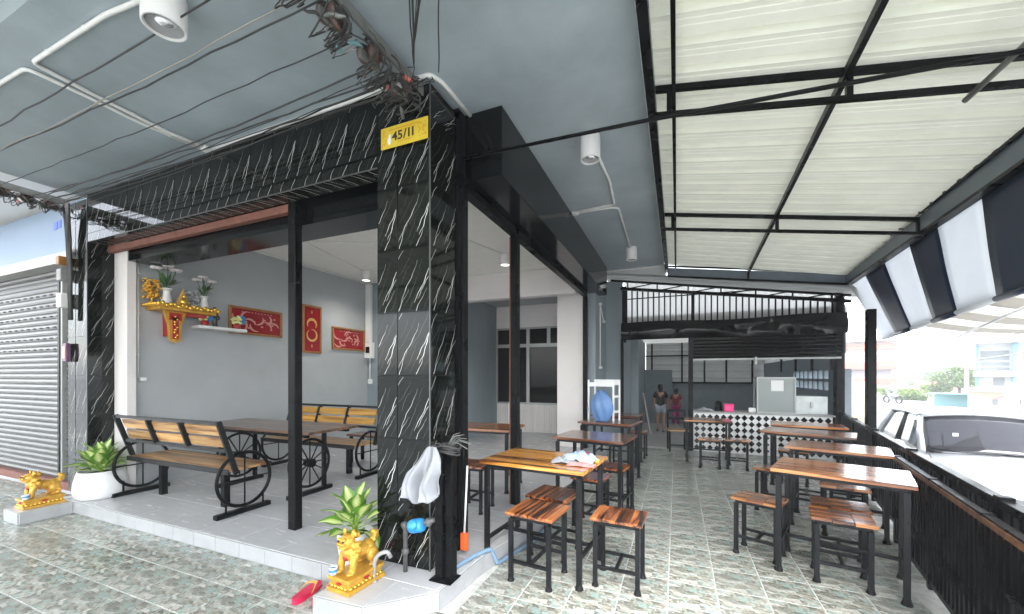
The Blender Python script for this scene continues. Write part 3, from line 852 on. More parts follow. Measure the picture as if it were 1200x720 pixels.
# ------------------------------------------------------------------ kitchen interior behind the counter
kr = thing('kitchen_room', 'dim blue grey kitchen and passage behind the counter with ribbed upper wall', 'building', (0.8, 12.5, 0))
Q = lambda name, m, fn: [o := MB(), fn(o), o.build(name, M_[m], kr, world=True)][-1]
low = MB().box(-1.6, 3.2, 8.86, 17, ZST - .05, -0.28).build('passage_floor', M_['concrete']); tag(low, kind='structure')
Q('left_wall', 'wall_blue', lambda o: (o.box(-1.35, -1.12, 8.91, 16.2, -0.3, 2.73), o.box(-1.12, -0.93, 10.9, 11.15, -0.3, 2.73)))
Q('back_wall', 'wall_dark', lambda o: (o.box(-1.1, 3.1, 16.0, 16.2, -0.3, 1.22), o.box(1.62, 1.80, 15.95, 16.0, -0.3, 1.2), o.box(-1.1, -0.15, 15.6, 15.98, -.3, 1.7)))
def ribs(o, x0, x1, y, z0, z1, step=0.25):
    z = z0; pr = []
    while z < z1: pr += [(y, z), (y, z + step*.55), (y - .03, z + step*.65), (y - .03, z + step*.9), (y, z + step)]; z += step
    vs = []
    for yy, zz in pr: vs += [(x0, yy, zz), (x1, yy, zz)]
    o.add(vs, [(2*i, 2*i+1, 2*i+3, 2*i+2) for i in range(len(pr)-1)])
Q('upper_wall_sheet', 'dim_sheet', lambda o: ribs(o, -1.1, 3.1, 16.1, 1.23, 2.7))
Q('wall_stud', 'black', lambda o: [o.box(x, x + .06, 15.9, 15.95, 1.2, 2.7) for x in (-0.9, 0.15, 0.9, 1.6, 2.4)] + [o.box(-1.1, 3.1, 15.9, 15.96, 1.2, 1.26), o.box(-1.1, 3.1, 15.9, 15.95, 2.2, 2.25)])
def rside(o):
    o.box(2.78, 2.9, 8.9, 9.6, -.3, 1.62); o.box(2.78, 2.9, 9.6, 12.2, -.3, 1.20); o.box(2.78, 2.9, 12.2, 16, -.3, 1.9); o.box(2.78, 2.9, 9.6, 12.2, 1.60, 1.9)
    for k in range(8): o.box(2.785, 2.895, 9.6 + k*.34, 9.68 + k*.34, 1.2, 1.6)
    o.box(2.785, 2.895, 9.6, 12.2, 1.375, 1.425)
Q('right_wall', 'wall_dark', rside)
def rsheet(o):
    vs = []; y = 8.95
    while y < 16:
        for dy, dx in ((0, 0), (.1, 0), (.12, .025), (.17, .025), (.19, 0)): vs += [(2.84 + dx, y + dy, 1.9), (2.84 + dx, y + dy, 2.73)]
        y += 0.22
    o.add(vs, [(2*j, 2*j+2, 2*j+3, 2*j+1) for j in range(len(vs)//2 - 1)])
Q('right_wall_sheet', 'back_sheet', rsheet)
Q('kitchen_roof', 'gable_white', lambda o: o.box(-1.36, 3.1, 8.98, 16.3, 2.735, 2.78))
Q('side_stud', 'black', lambda o: [o.box(2.74, 2.79, y, y + .06, 1.6, 2.7) for y in (9.4, 10.6, 11.9, 13.4)])

# ------------------------------------------------------------------ fence and folded gate leaf
fa = math.atan2(0.19, 1.0)
fdir = Vector((math.sin(fa), math.cos(fa), 0))
fence = thing('fence', 'long black steel bar fence on the street side of the corridor', 'fence', (fenceX(1.6), 1.6, 0), -fa)
bar_me = MB().box(-.014, .014, -.014, .014, 0.07, 0.80).mesh('bar', M_['black'])
FL = (8.7 - 1.6)/math.cos(fa)
MB().box(-.03, .03, 0, FL, 0.80, 0.845, c=.004).build('top_rail', M_['black'], fence)
MB().box(-.022, .022, 0, FL, 0.035, 0.07).build('bottom_rail', M_['black'], fence)
for d in (0.0, 1.35, 3.0, 4.5, 5.9):
    MB().box(-.032, .032, d - .03, d + .03, 0, 0.86, c=.003).build('post', M_['black'], fence)
k = 0; d = 0.07
while d < FL - .05:
    link(bar_me, 'bar', fence, (0, d, 0)); d += 0.083
gate = thing('gate_leaf', 'black barred gate leaf with brown top rail folded against the near fence', 'gate', (fenceX(2.05) - 0.10, 2.05, 0), -fa)
GL = 2.55
gb = MB().box(-.02, .02, -.012, .012, 0.09, 0.74).mesh('bar', M_['black'])
MB().box(-.022, .022, 0, GL, 0.742, 0.785, c=.003).build('top_rail', M_['black'], gate)
MB().box(-.030, -.0225, 0.02, GL - .02, 0.745, 0.775).build('rail_strip', M_['wood_brown'], gate)
MB().box(-.022, .022, 0, GL, 0.055, 0.09).build('bottom_rail', M_['black'], gate)
for d in (0.025, 0.80, 1.62, GL - .025):
    MB().box(-.026, .026, d - .025, d + .025, 0.02, 0.79, c=.003).build('stile', M_['black'], gate)
d = 0.085
while d < GL - .06:
    link(gb, 'bar', gate, (0, d, 0)); d += 0.066
lt = MB(); lt.tube([(-.036, .30, .50), (-.036, .47, .50)], .008, 8); lt.box(-.042, -.027, .33, .345, .485, .515); lt.box(-.042, -.027, .42, .435, .485, .515); lt.box(-.046, -.03, .375, .395, .43, .50)
lt.build('latch', M_['leg_metal'], gate)
rw = MB(); rw.bar((fenceX(-1.6) + .05, -1.6, -.38), (fenceX(8.8) + .05, 8.8, -.38), .12, .74)
tag(rw.build('retaining_wall', M_['concrete']), kind='structure')

# ------------------------------------------------------------------ awning
def xb(y): return 2.45 + (y - 4.57)*0.2
tops = [1.75, 2.45, 3.18, 3.92, 4.65, 5.40, 6.05, 6.82, 7.59, 8.35]
aw = thing('striped_awning', 'navy and white striped awning hanging from the eave over the fence', 'awning', (2.5, 5, 3.0))
for i, (a, b) in enumerate(zip(tops, tops[1:])):
    navy = (i % 2 == 1)
    m = MB()
    def f(u, v):
        y0 = a + (b - a)*u; yb = y0*1.13 - 0.68
        x = xo(y0) + 0.045; y_ = y0 + (yb - y0)*v
        xx = x + (xb(yb) - x)*v - 0.004*math.sin(PI*v) + 0.004*noise.noise(Vector((y0*2.5, v*3, 0)))
        return (xx, y_, 3.03 + (2.14 - 3.03)*v - 0.006*math.sin(PI*v))
    m.grid(f, 6, 12)
    mod(m.build('stripe', M_['awning_navy' if navy else 'awning_white'], aw, world=True), 'SOLIDIFY', thickness=0.003)
    ya, yb_ = a*1.13 - .68, b*1.13 - .68
    MB().tube([(xb(ya), ya, 2.135), (xb((ya+yb_)/2), (ya+yb_)/2, 2.128), (xb(yb_), yb_, 2.135)], 0.026, 10).build('rolled_edge', M_['awning_navy' if navy else 'awning_white'], aw, world=True)
MB().tube([(xo(8.3) + .07, 8.3, 2.98), (xb(8.75), 8.75, 2.16)], 0.008, 6).build('edge_cord', M_['white_plastic'], aw, world=True)
aw2 = thing('faded_awning', 'sun faded pale striped awning further out over the street', 'awning', (3.5, 6.5, 2.0))
for i in range(7):
    y0, y1 = 4.6 + i*0.52, 5.12 + i*0.52
    m = MB(); m.grid(lambda u, v: (xb(y0 + (y1-y0)*u) + 0.15 + 1.25*v, y0 + (y1-y0)*u + 0.25*v, 2.26 - 0.16*v - .04*math.sin(PI*v)), 4, 6)
    mod(m.build('stripe', M_['awning_grey' if i % 2 else 'awning_pale'], aw2, world=True), 'SOLIDIFY', thickness=0.003)
MB().tube([(xb(4.5) + .2, 4.5, 2.08), (xb(8.6) + .75, 8.6, 2.03)], 0.014, 8).build('frame_tube', M_['white_plastic'], aw2, world=True)
MB().tube([(xb(4.5) + 1.4, 4.75, 2.09), (xb(8.3) + 1.4, 8.55, 2.09)], 0.014, 8).build('frame_tube', M_['white_plastic'], aw2, world=True)

# long thin brace pole from the column across the corridor, and a loose pipe
bp_ = MB().tube([(-1.56, 2.75, 3.225), (-0.2, 2.72, 3.165), (1.58, 2.72, 3.07), (2.1, 2.72, 3.045)], 0.013, 8)
tag(bp_.build('brace_pole', M_['black']), 'long thin black pole running from the marble column across under the cream roof', 'pole')
tag(MB().tube([(1.55, 3.14, 3.10), (1.62, 2.6, 3.16), (1.66, 2.2, 3.22)], 0.016, 8).build('awning_crank_pipe', M_['galv']), 'short pale pipe crossing the truss at the upper right', 'pipe')

# ------------------------------------------------------------------ tables and stools
def make_table(label, L, Wd, H, m, loc, rz, planks=4, group='wooden top tables with black steel legs'):
    t = thing('dining_table', label, 'table', loc, rz, group)
    pw = Wd/planks
    for i in range(planks):
        y0 = -Wd/2 + i*pw
        MB().box(-L/2 + rnd.uniform(0, .004), L/2 - rnd.uniform(0, .004), y0 + .0008, y0 + pw - .0008, H - .026, H + rnd.uniform(0, .0008), c=.0025).build('plank', M_[m], t)
    ax, ay = L/2 - .05, Wd/2 - .05
    a = MB()
    for sy in (-1, 1): a.box(-ax, ax, sy*ay - .0125, sy*ay + .0125, H - .053, H - .0265)
    for sx in (-1, 1): a.box(sx*ax - .0125, sx*ax + .0125, -ay + .014, ay - .014, H - .053, H - .0265)
    a.build('frame', M_['leg_metal'], t)
    for sx in (-1, 1):
        for sy in (-1, 1):
            MB().box(sx*ax - .018, sx*ax + .018, sy*ay - .018, sy*ay + .018, .03, H - .0535, c=.002).build('leg', M_['leg_metal'], t)
            f = MB(); f.lathe([(.020, .045), (.022, .03), (.031, .004), (.031, 0)][::-1], 8, 0, (sx*ax, sy*ay, 0), sm=False)
            f.build('foot', M_['rubber'], t)
    s = MB()
    for sx in (-1, 1): s.box(sx*ax - .0125, sx*ax + .0125, -ay + .019, ay - .019, .20, .225)
    s.box(-ax + .013, ax - .013, -.0125, .0125, .2005, .2245)
    s.build('stretcher', M_['leg_metal'], t)
    return t
def make_stool(label, L, Wd, H, m, loc, rz, planks=4, group='square wooden stools with black steel legs'):
    t = thing('stool', label, 'stool', loc, rz, group)
    pw = L/planks
    for i in range(planks):
        x0 = -L/2 + i*pw
        MB().box(x0 + .0008, x0 + pw - .0008, -Wd/2 + rnd.uniform(0, .003), Wd/2 - rnd.uniform(0, .003), H - .024, H + rnd.uniform(-.0006, .0008), c=.0025).build('plank', M_[m], t)
    ax, ay = L/2 - .035, Wd/2 - .03
    a = MB()
    for sy in (-1, 1): a.box(-ax, ax, sy*ay - .0115, sy*ay + .0115, H - .050, H - .0245)
    for sx in (-1, 1): a.box(sx*ax - .0115, sx*ax + .0115, -ay + .013, ay - .013, H - .050, H - .0245)
    a.build('frame', M_['leg_metal'], t)
    for sx in (-1, 1):
        for sy in (-1, 1):
            MB().box(sx*ax - .0155, sx*ax + .0155, sy*ay - .0155, sy*ay + .0155, .025, H - .0505, c=.002).build('leg', M_['leg_metal'], t)
            f = MB(); f.lathe([(.018, .04), (.020, .025), (.027, .004), (.027, 0)][::-1], 8, 0, (sx*ax, sy*ay, 0), sm=False)
            f.build('foot', M_['rubber'], t)
    s = MB()
    for sy in (-1, 1): s.box(-ax + .016, ax - .016, sy*ay - .011, sy*ay + .011, .135, .157)
    s.box(-.011, .011, -ay + .012, ay - .012, .1355, .1565)
    s.build('stretcher', M_['leg_metal'], t)
    return t
LT1 = make_table('golden brown table with a pile of cloths on it, nearest the marble column', .86, .62, .835, 'wood_gold', (-.98, 3.03, 0), R(-6))
LT2 = make_table('dark table second from the camera in the left row beside the side opening', .78, .60, .835, 'wood_table_dark', (-.83, 4.38, 0), R(-8))
copy_tree(LT2, (-.89, 5.86, 0), R(-10), 'dark table carrying the white plastic rack and the blue bag')
copy_tree(LT2, (-.93, 6.95, 0), R(-4), 'dark table behind the one with the blue bag, against the wall')
LT0 = make_table('table standing inside on the raised floor behind the black side post', .86, .60, .74, 'wood_table', (-2.22, 4.45, ZR), R(3))
RT1 = make_table('nearest of the glossy tables in the row along the fence', .80, .56, .79, 'wood_table', (1.13, 3.70, 0), R(-19))
copy_tree(RT1, (1.47, 4.86, 0), R(-19), 'second table from the camera in the row along the fence')
copy_tree(RT1, (1.52, 6.02, 0), R(-20), 'third table from the camera in the row along the fence, left end jutting out', scale=(1.18, 1, 1))
copy_tree(RT1, (1.74, 6.95, 0), R(-10), 'farthest table of the fence row, in front of the checkered counter', scale=(1.1, 1, 1))
copy_tree(RT1, (.49, 7.73, 0), R(0), 'table standing free before the left end of the checkered counter', scale=(.92, .95, .92))

S1 = make_stool('front left stool with dark streaked seat before the golden brown table', .37, .36, .505, 'wood_stool', (-.955, 2.80, 0), R(-6))
copy_tree(S1, (-.96, 3.24, 0), R(-8), 'stool pushed under the golden brown table behind the front left stool')
copy_tree(S1, (-.385, 2.95, 0), R(-3), 'stool with dark streaked seat at the right end of the golden brown table', scale=(.97, .85, .97))
copy_tree(S1, (-.66, 4.52, 0), R(-8), 'stool under the right end of the dark second table', scale=(.9, .85, .97))
copy_tree(S1, (-.80, 3.99, 0), R(-8), 'stool on the near side of the dark second table, behind the cloths', scale=(.9, .85, .97))
copy_tree(S1, (-.66, 7.62, 0), R(-4), 'far stool by the dark table at the end of the left row', scale=(.9, .85, .95))
copy_tree(S1, (-.80, 6.30, 0), R(-4), 'stool between the two dark tables near the blue bag', scale=(.9, .85, .95))
copy_tree(S1, (-1.93, 3.62, ZR), R(0), 'stool on the raised floor beside the marble column', scale=(.95, .9, .93))
S2 = make_stool('lighter wooden stool left of the nearest table in the fence row', .36, .27, .475, 'wood_table', (.64, 3.86, 0), R(-24), planks=3)
copy_tree(S2, (1.11, 3.60, 0), R(-11), 'red brown stool with a shiny seat in front of the nearest fence row table', scale=(1.02, 1.15, 1))
copy_tree(S2, (1.20, 3.93, 0), R(-11), 'stool tucked behind the shiny seated one under the nearest fence row table', scale=(1.02, 1.0, 1))
copy_tree(S2, (1.00, 5.16, 0), R(-24), 'stool left of the second table in the fence row')
copy_tree(S2, (1.45, 4.62, 0), R(-15), 'stool between the first and second tables of the fence row')
copy_tree(S2, (1.38, 5.52, 0), R(-15), 'stool between the second and third tables of the fence row, left one')
copy_tree(S2, (1.76, 5.50, 0), R(-15), 'stool between the second and third tables of the fence row, right one')
copy_tree(S2, (1.50, 6.55, 0), R(-15), 'stool behind the third table of the fence row')
copy_tree(S2, (.50, 7.18, 0), R(-6), 'stool in front of the free standing table before the counter', scale=(.95, 1, 1))
copy_tree(S2, (.90, 7.26, 0), R(-6), 'stool at the right end of the free standing table before the counter', scale=(.95, 1, 1))

# wooden chair at the passage
ch = thing('wooden_chair', 'dark framed chair with pale seat at the passage beside the black post', 'chair', (.01, 8.55, 0), R(8))
for sx in (-1, 1):
    MB().box(sx*.16 - .016, sx*.16 + .016, .14, .172, 0, .80).build('leg', M_['black'], ch)
    MB().box(sx*.16 - .016, sx*.16 + .016, -.172, -.14, 0, .40).build('leg', M_['black'], ch)
MB().box(-.19, .19, -.19, .137, .402, .43, c=.004).build('seat', M_['wood_bench'], ch)
for z in (.60, .76): MB().box(-.143, .143, .146, .166, z, z + .05).build('back_rail', M_['black'], ch)
MB().box(-.143, .143, -.16, -.145, .12, .14).build('stretcher', M_['black'], ch)

# ------------------------------------------------------------------ benches and table with iron wheels inside
def wheel(r, tr, cy, cz, x, spokes=2):
    o = MB()
    o.tube([(x, cy + r*math.cos(2*PI*k/36), cz + r*math.sin(2*PI*k/36)) for k in range(36)], tr, 8, closed=True)
    for k in range(spokes):
        a = PI*k/spokes + PI/2
        o.tube([(x, cy - r*math.cos(a), cz - r*math.sin(a)), (x, cy + r*math.cos(a), cz + r*math.sin(a))], .008, 6)
    return o
def make_bench(label, loc, rz, m):
    t = thing('wheel_bench', label, 'bench', loc, rz, 'iron wheel benches inside')
    L = 1.86     # local: back at -y, seat towards +y, x along the length
    for sx in (-1, 1):
        x = sx*(L/2 - .02)
        MB().box(x - .03, x + .03, -.30, .24, 0, .045, c=.004).build('runner', M_['black'], t)
        wheel(.265, .017, -.02, .335, x).build('wheel', M_['black'], t)
        p = MB()
        for y in (-.20, .17): p.tube([(x, y, .045), (x, y, .17)], .010, 6)
        p.build('strut', M_['black'], t)
        MB().bar((x, -.10, .40), (x, -.27, .93), .045, .03, up=(1, 0, 0)).build('back_post', M_['leg_metal'], t)
    for k in range(4):
        y = -.16 + k*.105
        MB().box(-L/2 + .035, L/2 - .035, y, y + .100, .425, .45, c=.003).build('seat_plank', M_[m], t)
    MB().box(-L/2 + .03, L/2 - .03, -.175, -.163, .40, .452).build('seat_edge', M_['leg_metal'], t)
    MB().box(-L/2 + .03, L/2 - .03, .262, .274, .40, .452).build('seat_edge', M_['leg_metal'], t)
    s = lambda z: -.10 - (z - .40)*.32
    for z0, z1 in ((.665, .765), (.785, .885)):
        for k in range(3):
            x0 = -L/2 + .06 + k*(L - .12)/3
            o = MB(); zc = (z0+z1)/2
            o.box(x0 + .03, x0 + (L-.12)/3 - .03, -.011, .011, -(z1-z0)/2, (z1-z0)/2, c=.003, M=Matrix.Translation((0, s(zc) + .02, zc)) @ Matrix.Rotation(-math.atan(.32)*-1, 4, 'X'))
            o.build('back_slat', M_[m], t)
    for z in (.635, .915): MB().box(-L/2 + .04, L/2 - .04, s(z) - .015, s(z) + .015, z - .015, z + .015).build('back_rail', M_['leg_metal'], t)
    for k in (1, 2):
        x = -L/2 + .06 + k*(L - .12)/3
        MB().bar((x, s(.65), .65), (x, s(.90), .90), .05, .03, up=(1, 0, 0)).build('back_stile', M_['leg_metal'], t)
    for sx in (-.3, .3): MB().box(sx*L - .03, sx*L + .03, -.02, .04, 0, .42).build('leg', M_['black'], t)
    return t
bench1 = make_bench('long bench with its slatted back to the street, nearest the step', (-4.93, 2.66, ZR), 0, 'wood_bench')
bench2 = make_bench('golden slatted bench facing the street behind the indoor table', (-4.80, 4.25, ZR), PI, 'wood_bench_gold')
it = thing('wheel_table', 'long brown table on iron wheels between the two benches', 'table', (-4.55, 3.35, ZR))
for k in range(4):
    y = -.36 + k*.18
    MB().box(-1.0, 1.0, y + .001, y + .179, .745, .775, c=.003).build('plank', M_['wood_brown'], it)
MB().box(-.9, .9, -.3, -.26, .70, .744).build('frame', M_['black'], it); MB().box(-.9, .9, .26, .30, .70, .744).build('frame', M_['black'], it)
for sx in (-1, 1):
    wheel(.27, .016, -.02, .36, sx*.62, 6).build('wheel', M_['black'], it)
    MB().tube([(sx*.62 - .05, -.02, .36), (sx*.62 + .05, -.02, .36)], .05, 12).build('hub', M_['black'], it)
    MB().box(sx*.62 - .03, sx*.62 + .03, -.30, .28, 0, .045).build('runner', M_['black'], it)
    for y in (-.22, .18): MB().box(sx*.62 - .02, sx*.62 + .02, y - .02, y + .02, .045, .70).build('leg', M_['black'], it)
ib = thing('low_bench', 'small brown bench behind the far end of the indoor table', 'bench', (-4.2, 4.9, ZR))
MB().box(-.6, .6, -.16, .16, .42, .45).build('seat', M_['wood_brown'], ib)
for sx in (-1, 1):
    for sy in (-1, 1): MB().box(sx*.54 - .02, sx*.54 + .02, sy*.12 - .02, sy*.12 + .02, 0, .42).build('leg', M_['black'], ib)

# ------------------------------------------------------------------ ceiling lamps and conduit
def lamp(loc, label, r=.085, h=.21, lit=False):
    t = thing('ceiling_lamp', label, 'lamp', loc, 0, 'white cylinder downlights')
    o = MB(); o.lathe([(r*.86, -h + .035), (r*.9, -h), (r, -h + .004), (r, -.012), (r*.97, 0)], 28)
    o.build('housing', M_['white_paint'], t)
    MB().lathe([(0.001, -h + .05), (r*.5, -h + .045), (r*.84, -h + .012)], 24).build('reflector', M_['lamp_glow' if lit else 'silver_foil'], t)
    return t
gm = mat('lamp_glow', (0.9, 0.9, 0.86), 0.4)
gm.node_tree.nodes['Principled BSDF'].inputs['Emission Color'].default_value = (1, .97, .9, 1)
gm.node_tree.nodes['Principled BSDF'].inputs['Emission Strength'].default_value = 1.2
M_['lamp_glow'] = gm
lamp((-2.60, 1.27, 3.599), 'large white cylinder lamp under the slab at the top left of the view', .10, .19)
lamp((-.70, 3.47, 3.599), 'white cylinder lamp under the slab beside the black roller box, near one')
lamp((-.685, 6.74, 3.599), 'white cylinder lamp under the slab at its far end by the grey wall')
def lit(x, y):
    ld = bpy.data.lights.new('lamp_light', 'SPOT'); ld.energy = 9; ld.spot_size = R(150); ld.spot_blend = 1.0; ld.shadow_soft_size = .06; ld.color = (1, .95, .86)
    lo = bpy.data.objects.new('lamp_light', ld); C.objects.link(lo); lo.location = (x, y, 3.25)
lit(-5.37, 5.78); lit(-2.55, 5.83)
lamp((-5.37, 5.78, 3.449), 'small white cylinder lamp on the room ceiling above the red pictures', .08, .18, True)
lamp((-2.55, 5.83, 3.449), 'white cylinder lamp on the room ceiling seen through the side opening', .08, .18, True)
def conduit(label, pts, r=.014, clips=True, boxes=()):
    t = thing('conduit', label, 'conduit', pts[0])
    sm = [Vector(pts[0])]
    for a, b, c in zip(pts, pts[1:], pts[2:]):
        a, b, c = Vector(a), Vector(b), Vector(c)
        p = b + (a - b).normalized()*min(.05, (a-b).length*.4); q = b + (c - b).normalized()*min(.05, (c-b).length*.4)
        for k in range(5):
            s = k/4; sm.append(p*(1-s)**2 + b*2*s*(1-s) + q*s*s)
    sm.append(Vector(pts[-1]))
    MB().tube(sm, r, 8).build('pipe', M_['conduit'], t, world=True)
    if clips:
        for a, b in zip(pts, pts[1:]):
            a, b = Vector(a), Vector(b); n = int((b-a).length/.45)
            for k in range(n):
                p = a.lerp(b, (k+.5)/n)
                MB().ball(p, (.018, .018, .016), 8).build('clip', M_['conduit'], t, world=True)
    for p in boxes:
        MB().box(p[0]-.035, p[0]+.035, p[1]-.03, p[1]+.03, p[2]-.03, p[2]+.012, c=.004).build('junction_box', M_['white_plastic'], t, world=True)
    return t
z = 3.586
conduit('white conduit under the slab turning from the large lamp to the header', [(-2.68, 1.24, z), (-3.05, 1.205, z), (-3.97, 1.20, z), (-4.0, 1.5, z), (-4.03, 2.0, z), (-3.985, 2.27, z)], boxes=[(-3.99, 2.27, z)])
conduit('second white conduit under the slab running off to the left', [(-4.9, 1.19, z), (-4.08, 1.205, z), (-4.07, 1.5, z), (-4.09, 1.8, z), (-4.04, 2.25, z)])
conduit('white conduit along the top of the marble header round the column corner', [(-3.95, 2.30, z), (-3.0, 2.30, z), (-1.58, 2.305, z), (-1.54, 2.40, z), (-1.53, 2.82, z)], r=.016)
conduit('white conduit from the near slab lamp to the roller box', [(-.70, 3.56, z), (-.665, 4.31, z), (-.70, 4.93, z), (-1.24, 4.975, z)], boxes=[(-1.20, 4.99, z)])
conduit('white conduit from the far slab lamp to the roller box', [(-.70, 6.66, z), (-.67, 5.06, z), (-.74, 5.008, z), (-1.24, 5.01, z)])
conduit('white conduit on the grey outer wall below the slab end', [(-1.40, 7.9, 1.68), (-1.40, 7.9, 2.9), (-1.40, 8.3, 2.62)], r=.012, boxes=[(-1.395, 7.9, 1.66), (-1.40, 8.3, 2.62), (-1.40, 7.9, 2.92)])
conduit('white conduit along the room ceiling above the side wall', [(-6.05, 2.95, 3.43), (-6.05, 6.5, 3.43)], r=.013)
conduit('white conduit crossing the room ceiling to the small lamp', [(-5.9, 3.6, 3.437), (-4.2, 4.55, 3.437), (-3.0, 4.55, 3.437)], r=.011)
conduit('white conduit on the room ceiling reaching the lamp above the pictures', [(-5.0, 4.2, 3.437), (-5.37, 5.7, 3.437)], r=.011)
conduit('white conduit across the room ceiling before the grey beam', [(-5.8, 6.86, 3.43), (-1.8, 6.86, 3.43)], r=.011)
conduit('curved white conduit to the lamp seen through the side opening', [(-3.2, 4.2, 3.437), (-2.9, 4.5, 3.437), (-2.56, 5.75, 3.437)], r=.011)
conduit('white conduit down the light pilaster inside the left column', [(-6.08, 2.70, 1.5), (-6.08, 2.70, 3.0)], r=.012, boxes=[(-6.08, 2.74, 1.46)])
conduit('white conduit from the slab end to the rear roof truss', [(-1.38, 7.95, 3.56), (-.3, 7.98, 3.56)], r=.012, boxes=[(-1.35, 7.95, 3.56)])

# ------------------------------------------------------------------ overhead wires and racks
def rack(label, x, y0, y1, zc, seed):
    q = random.Random(seed)
    t = thing('wire_rack', label, 'wire rack', (x, (y0+y1)/2, zc))
    MB().bar((x, y0, zc + .05), (x, y1, zc + .05), .06, .010).build('arm', M_['galv'], t, world=True)
    MB().bar((x + .03, y0, zc + .02), (x + .03, y1, zc + .02), .010, .07).build('arm', M_['galv'], t, world=True)
    n = 4
    for k in range(n):
        y = y0 + (k + .5)*(y1 - y0)/n
        o = MB(); Mx = Matrix.Translation((x - .05, y, zc - .02)) @ Matrix.Rotation(PI/2 + q.uniform(-.3, .3), 4, 'Y')
        o.lathe([(.016, -.065), (.05, -.058), (.053, -.033), (.033, -.015), (.033, .015), (.053, .033), (.05, .058), (.016, .065)], 14, M=Mx)
        o.build('insulator', M_['insulator'], t, world=True)
        MB().bar((x - .12, y, zc + .05), (x - .02, y, zc - .08), .03, .010).build('bracket', M_['galv'], t, world=True)
        MB().bar((x - .05, y - .08, zc - .07), (x - .05, y + .08, zc - .05), .02, .05).build('bracket', M_['galv'], t, world=True)
        for j in range(9):
            mname = ('wire', ('tape_red', 'pink_pale', 'tape_orange', 'tape_teal')[(k + seed) % 4], 'wire', 'pvc_grey', 'wire', 'insulator', ('pink_pale', 'tape_red', 'tape_teal', 'tape_orange')[(k + seed) % 4], 'wire', 'galv')[j]
            p0 = Vector((x - .04 + q.uniform(-.10, .06), y + q.uniform(-.13, .13), zc + q.uniform(-.10, .03)))
            p1 = p0 + Vector((q.uniform(-.11, .11), q.uniform(-.08, .08), q.uniform(-.06, .05)))
            w_ = q.uniform(.5, 1.05)
            MB().tube([p0, p0.lerp(p1, .35) + Vector((0, 0, .012)), p0.lerp(p1, .7), p1], [.008*w_, .017*w_, .014*w_, .008*w_], 8).build('splice', M_[mname], t, world=True)
        for j in range(12):
            a0 = Vector((x - .04, y + q.uniform(-.10, .10), zc)); rr = q.uniform(.06, .16); tw2 = q.uniform(-.5, 1)
            pts = [a0 + Vector((math.sin(s/16*PI*1.8 + tw2)*rr - .03, (s/16 - .4)*rr*1.8, -math.sin(s/16*PI)*rr*q.uniform(.75, .95))) for s in range(17)]
            MB().tube(pts, (.0022, .0035, .005)[j % 3], 6).build('loop_wire', M_['wire'], t, world=True)
    return t
rack('cluttered wire rack with tape and insulators above the marble column corner', -1.66, 1.15, 2.30, 3.46, 1)
rack('wire rack with insulators at the far left end of the slab', -6.62, 1.5, 2.25, 3.50, 2)
def wire(p, q, sag, r=.007, m='wire', label='', n=22, jit=.006, group='overhead wires under the slab'):
    p, q = Vector(p), Vector(q); rr = random.Random(int(p.y*1000 + q.x*77))
    pts = []
    for k in range(n + 1):
        s = k/n
        v = p.lerp(q, s); v.z -= sag*4*s*(1-s)
        if 0 < k < n: v += Vector((0, rr.uniform(-jit, jit), rr.uniform(-jit, jit)))
        pts.append(v)
    return tag(MB().tube(pts, r, 6).build('wire', M_[m]), label, 'wire', group)
wl = 'one of the dark wires strung under the slab between the two wire racks'
wire((-1.70, 1.30, 3.47), (-7.2, 1.32, 3.50), .03, .0055, label='outermost dark wire strung under the slab, nearest the street')
wire((-1.70, 1.46, 3.46), (-7.2, 1.44, 3.50), .05, .004, 'wire_pale', 'pale wire strung under the slab beside the outermost dark one')
for k, y in enumerate((1.52, 1.74, 1.95, 2.04, 2.06, 2.10, 2.12, 2.14, 2.17, 2.20)):
    wire((-1.70 - .02*(k % 3), y, 3.46 - .015*(k % 3)), (-6.66, y + .05*((k % 4) - 1.5), 3.48 - .02*(k % 4)), .03 + .025*((k*7) % 5)/4, (.0055, .004, .006, .003)[k % 4], label=('dark wire under the slab, %s from the street of those between the racks' % ('third', 'fourth', 'fifth', 'sixth', 'seventh', 'eighth', 'ninth', 'tenth', 'eleventh', 'twelfth')[k]))
dl = 'one of the dark wires dropping from the rack towards the street above the viewer'
for k in range(6):
    wire((-1.52 + .02*k, 2.05 - .03*k, 3.43), (-.30 + .12*k, .20, 3.52 + .02*k), .03, (.004, .006, .003)[k % 3], label='dark wire dropping from the rack to the street, %s from the left' % ('first', 'second', 'third', 'fourth', 'fifth', 'sixth')[k], group='wires dropping to the street')
wire((-1.45, 2.22, 3.50), (-.2, .3, 3.70), .02, .004, label='single dark wire set apart to the right of the dropping bundle')
tw_ = thing('tangled_wires', 'tangle of thin dark wires hanging over the top of the marble corner', 'wires', (-1.75, 2.25, 3.4))
q = random.Random(5)
for k in range(22):
    p = Vector((-1.72 + q.uniform(-.12, .12), 2.22 + q.uniform(-.08, .05), 3.46)); pts = [p]
    for j in range(9):
        p = p + Vector((q.uniform(-.05, .05), q.uniform(-.03, .015), q.uniform(-.04, .03))); p.y = min(p.y, 2.31); pts.append(p)
    MB().tube(pts, .0035, 5).build('strand', M_['wire'], tw_, world=True)

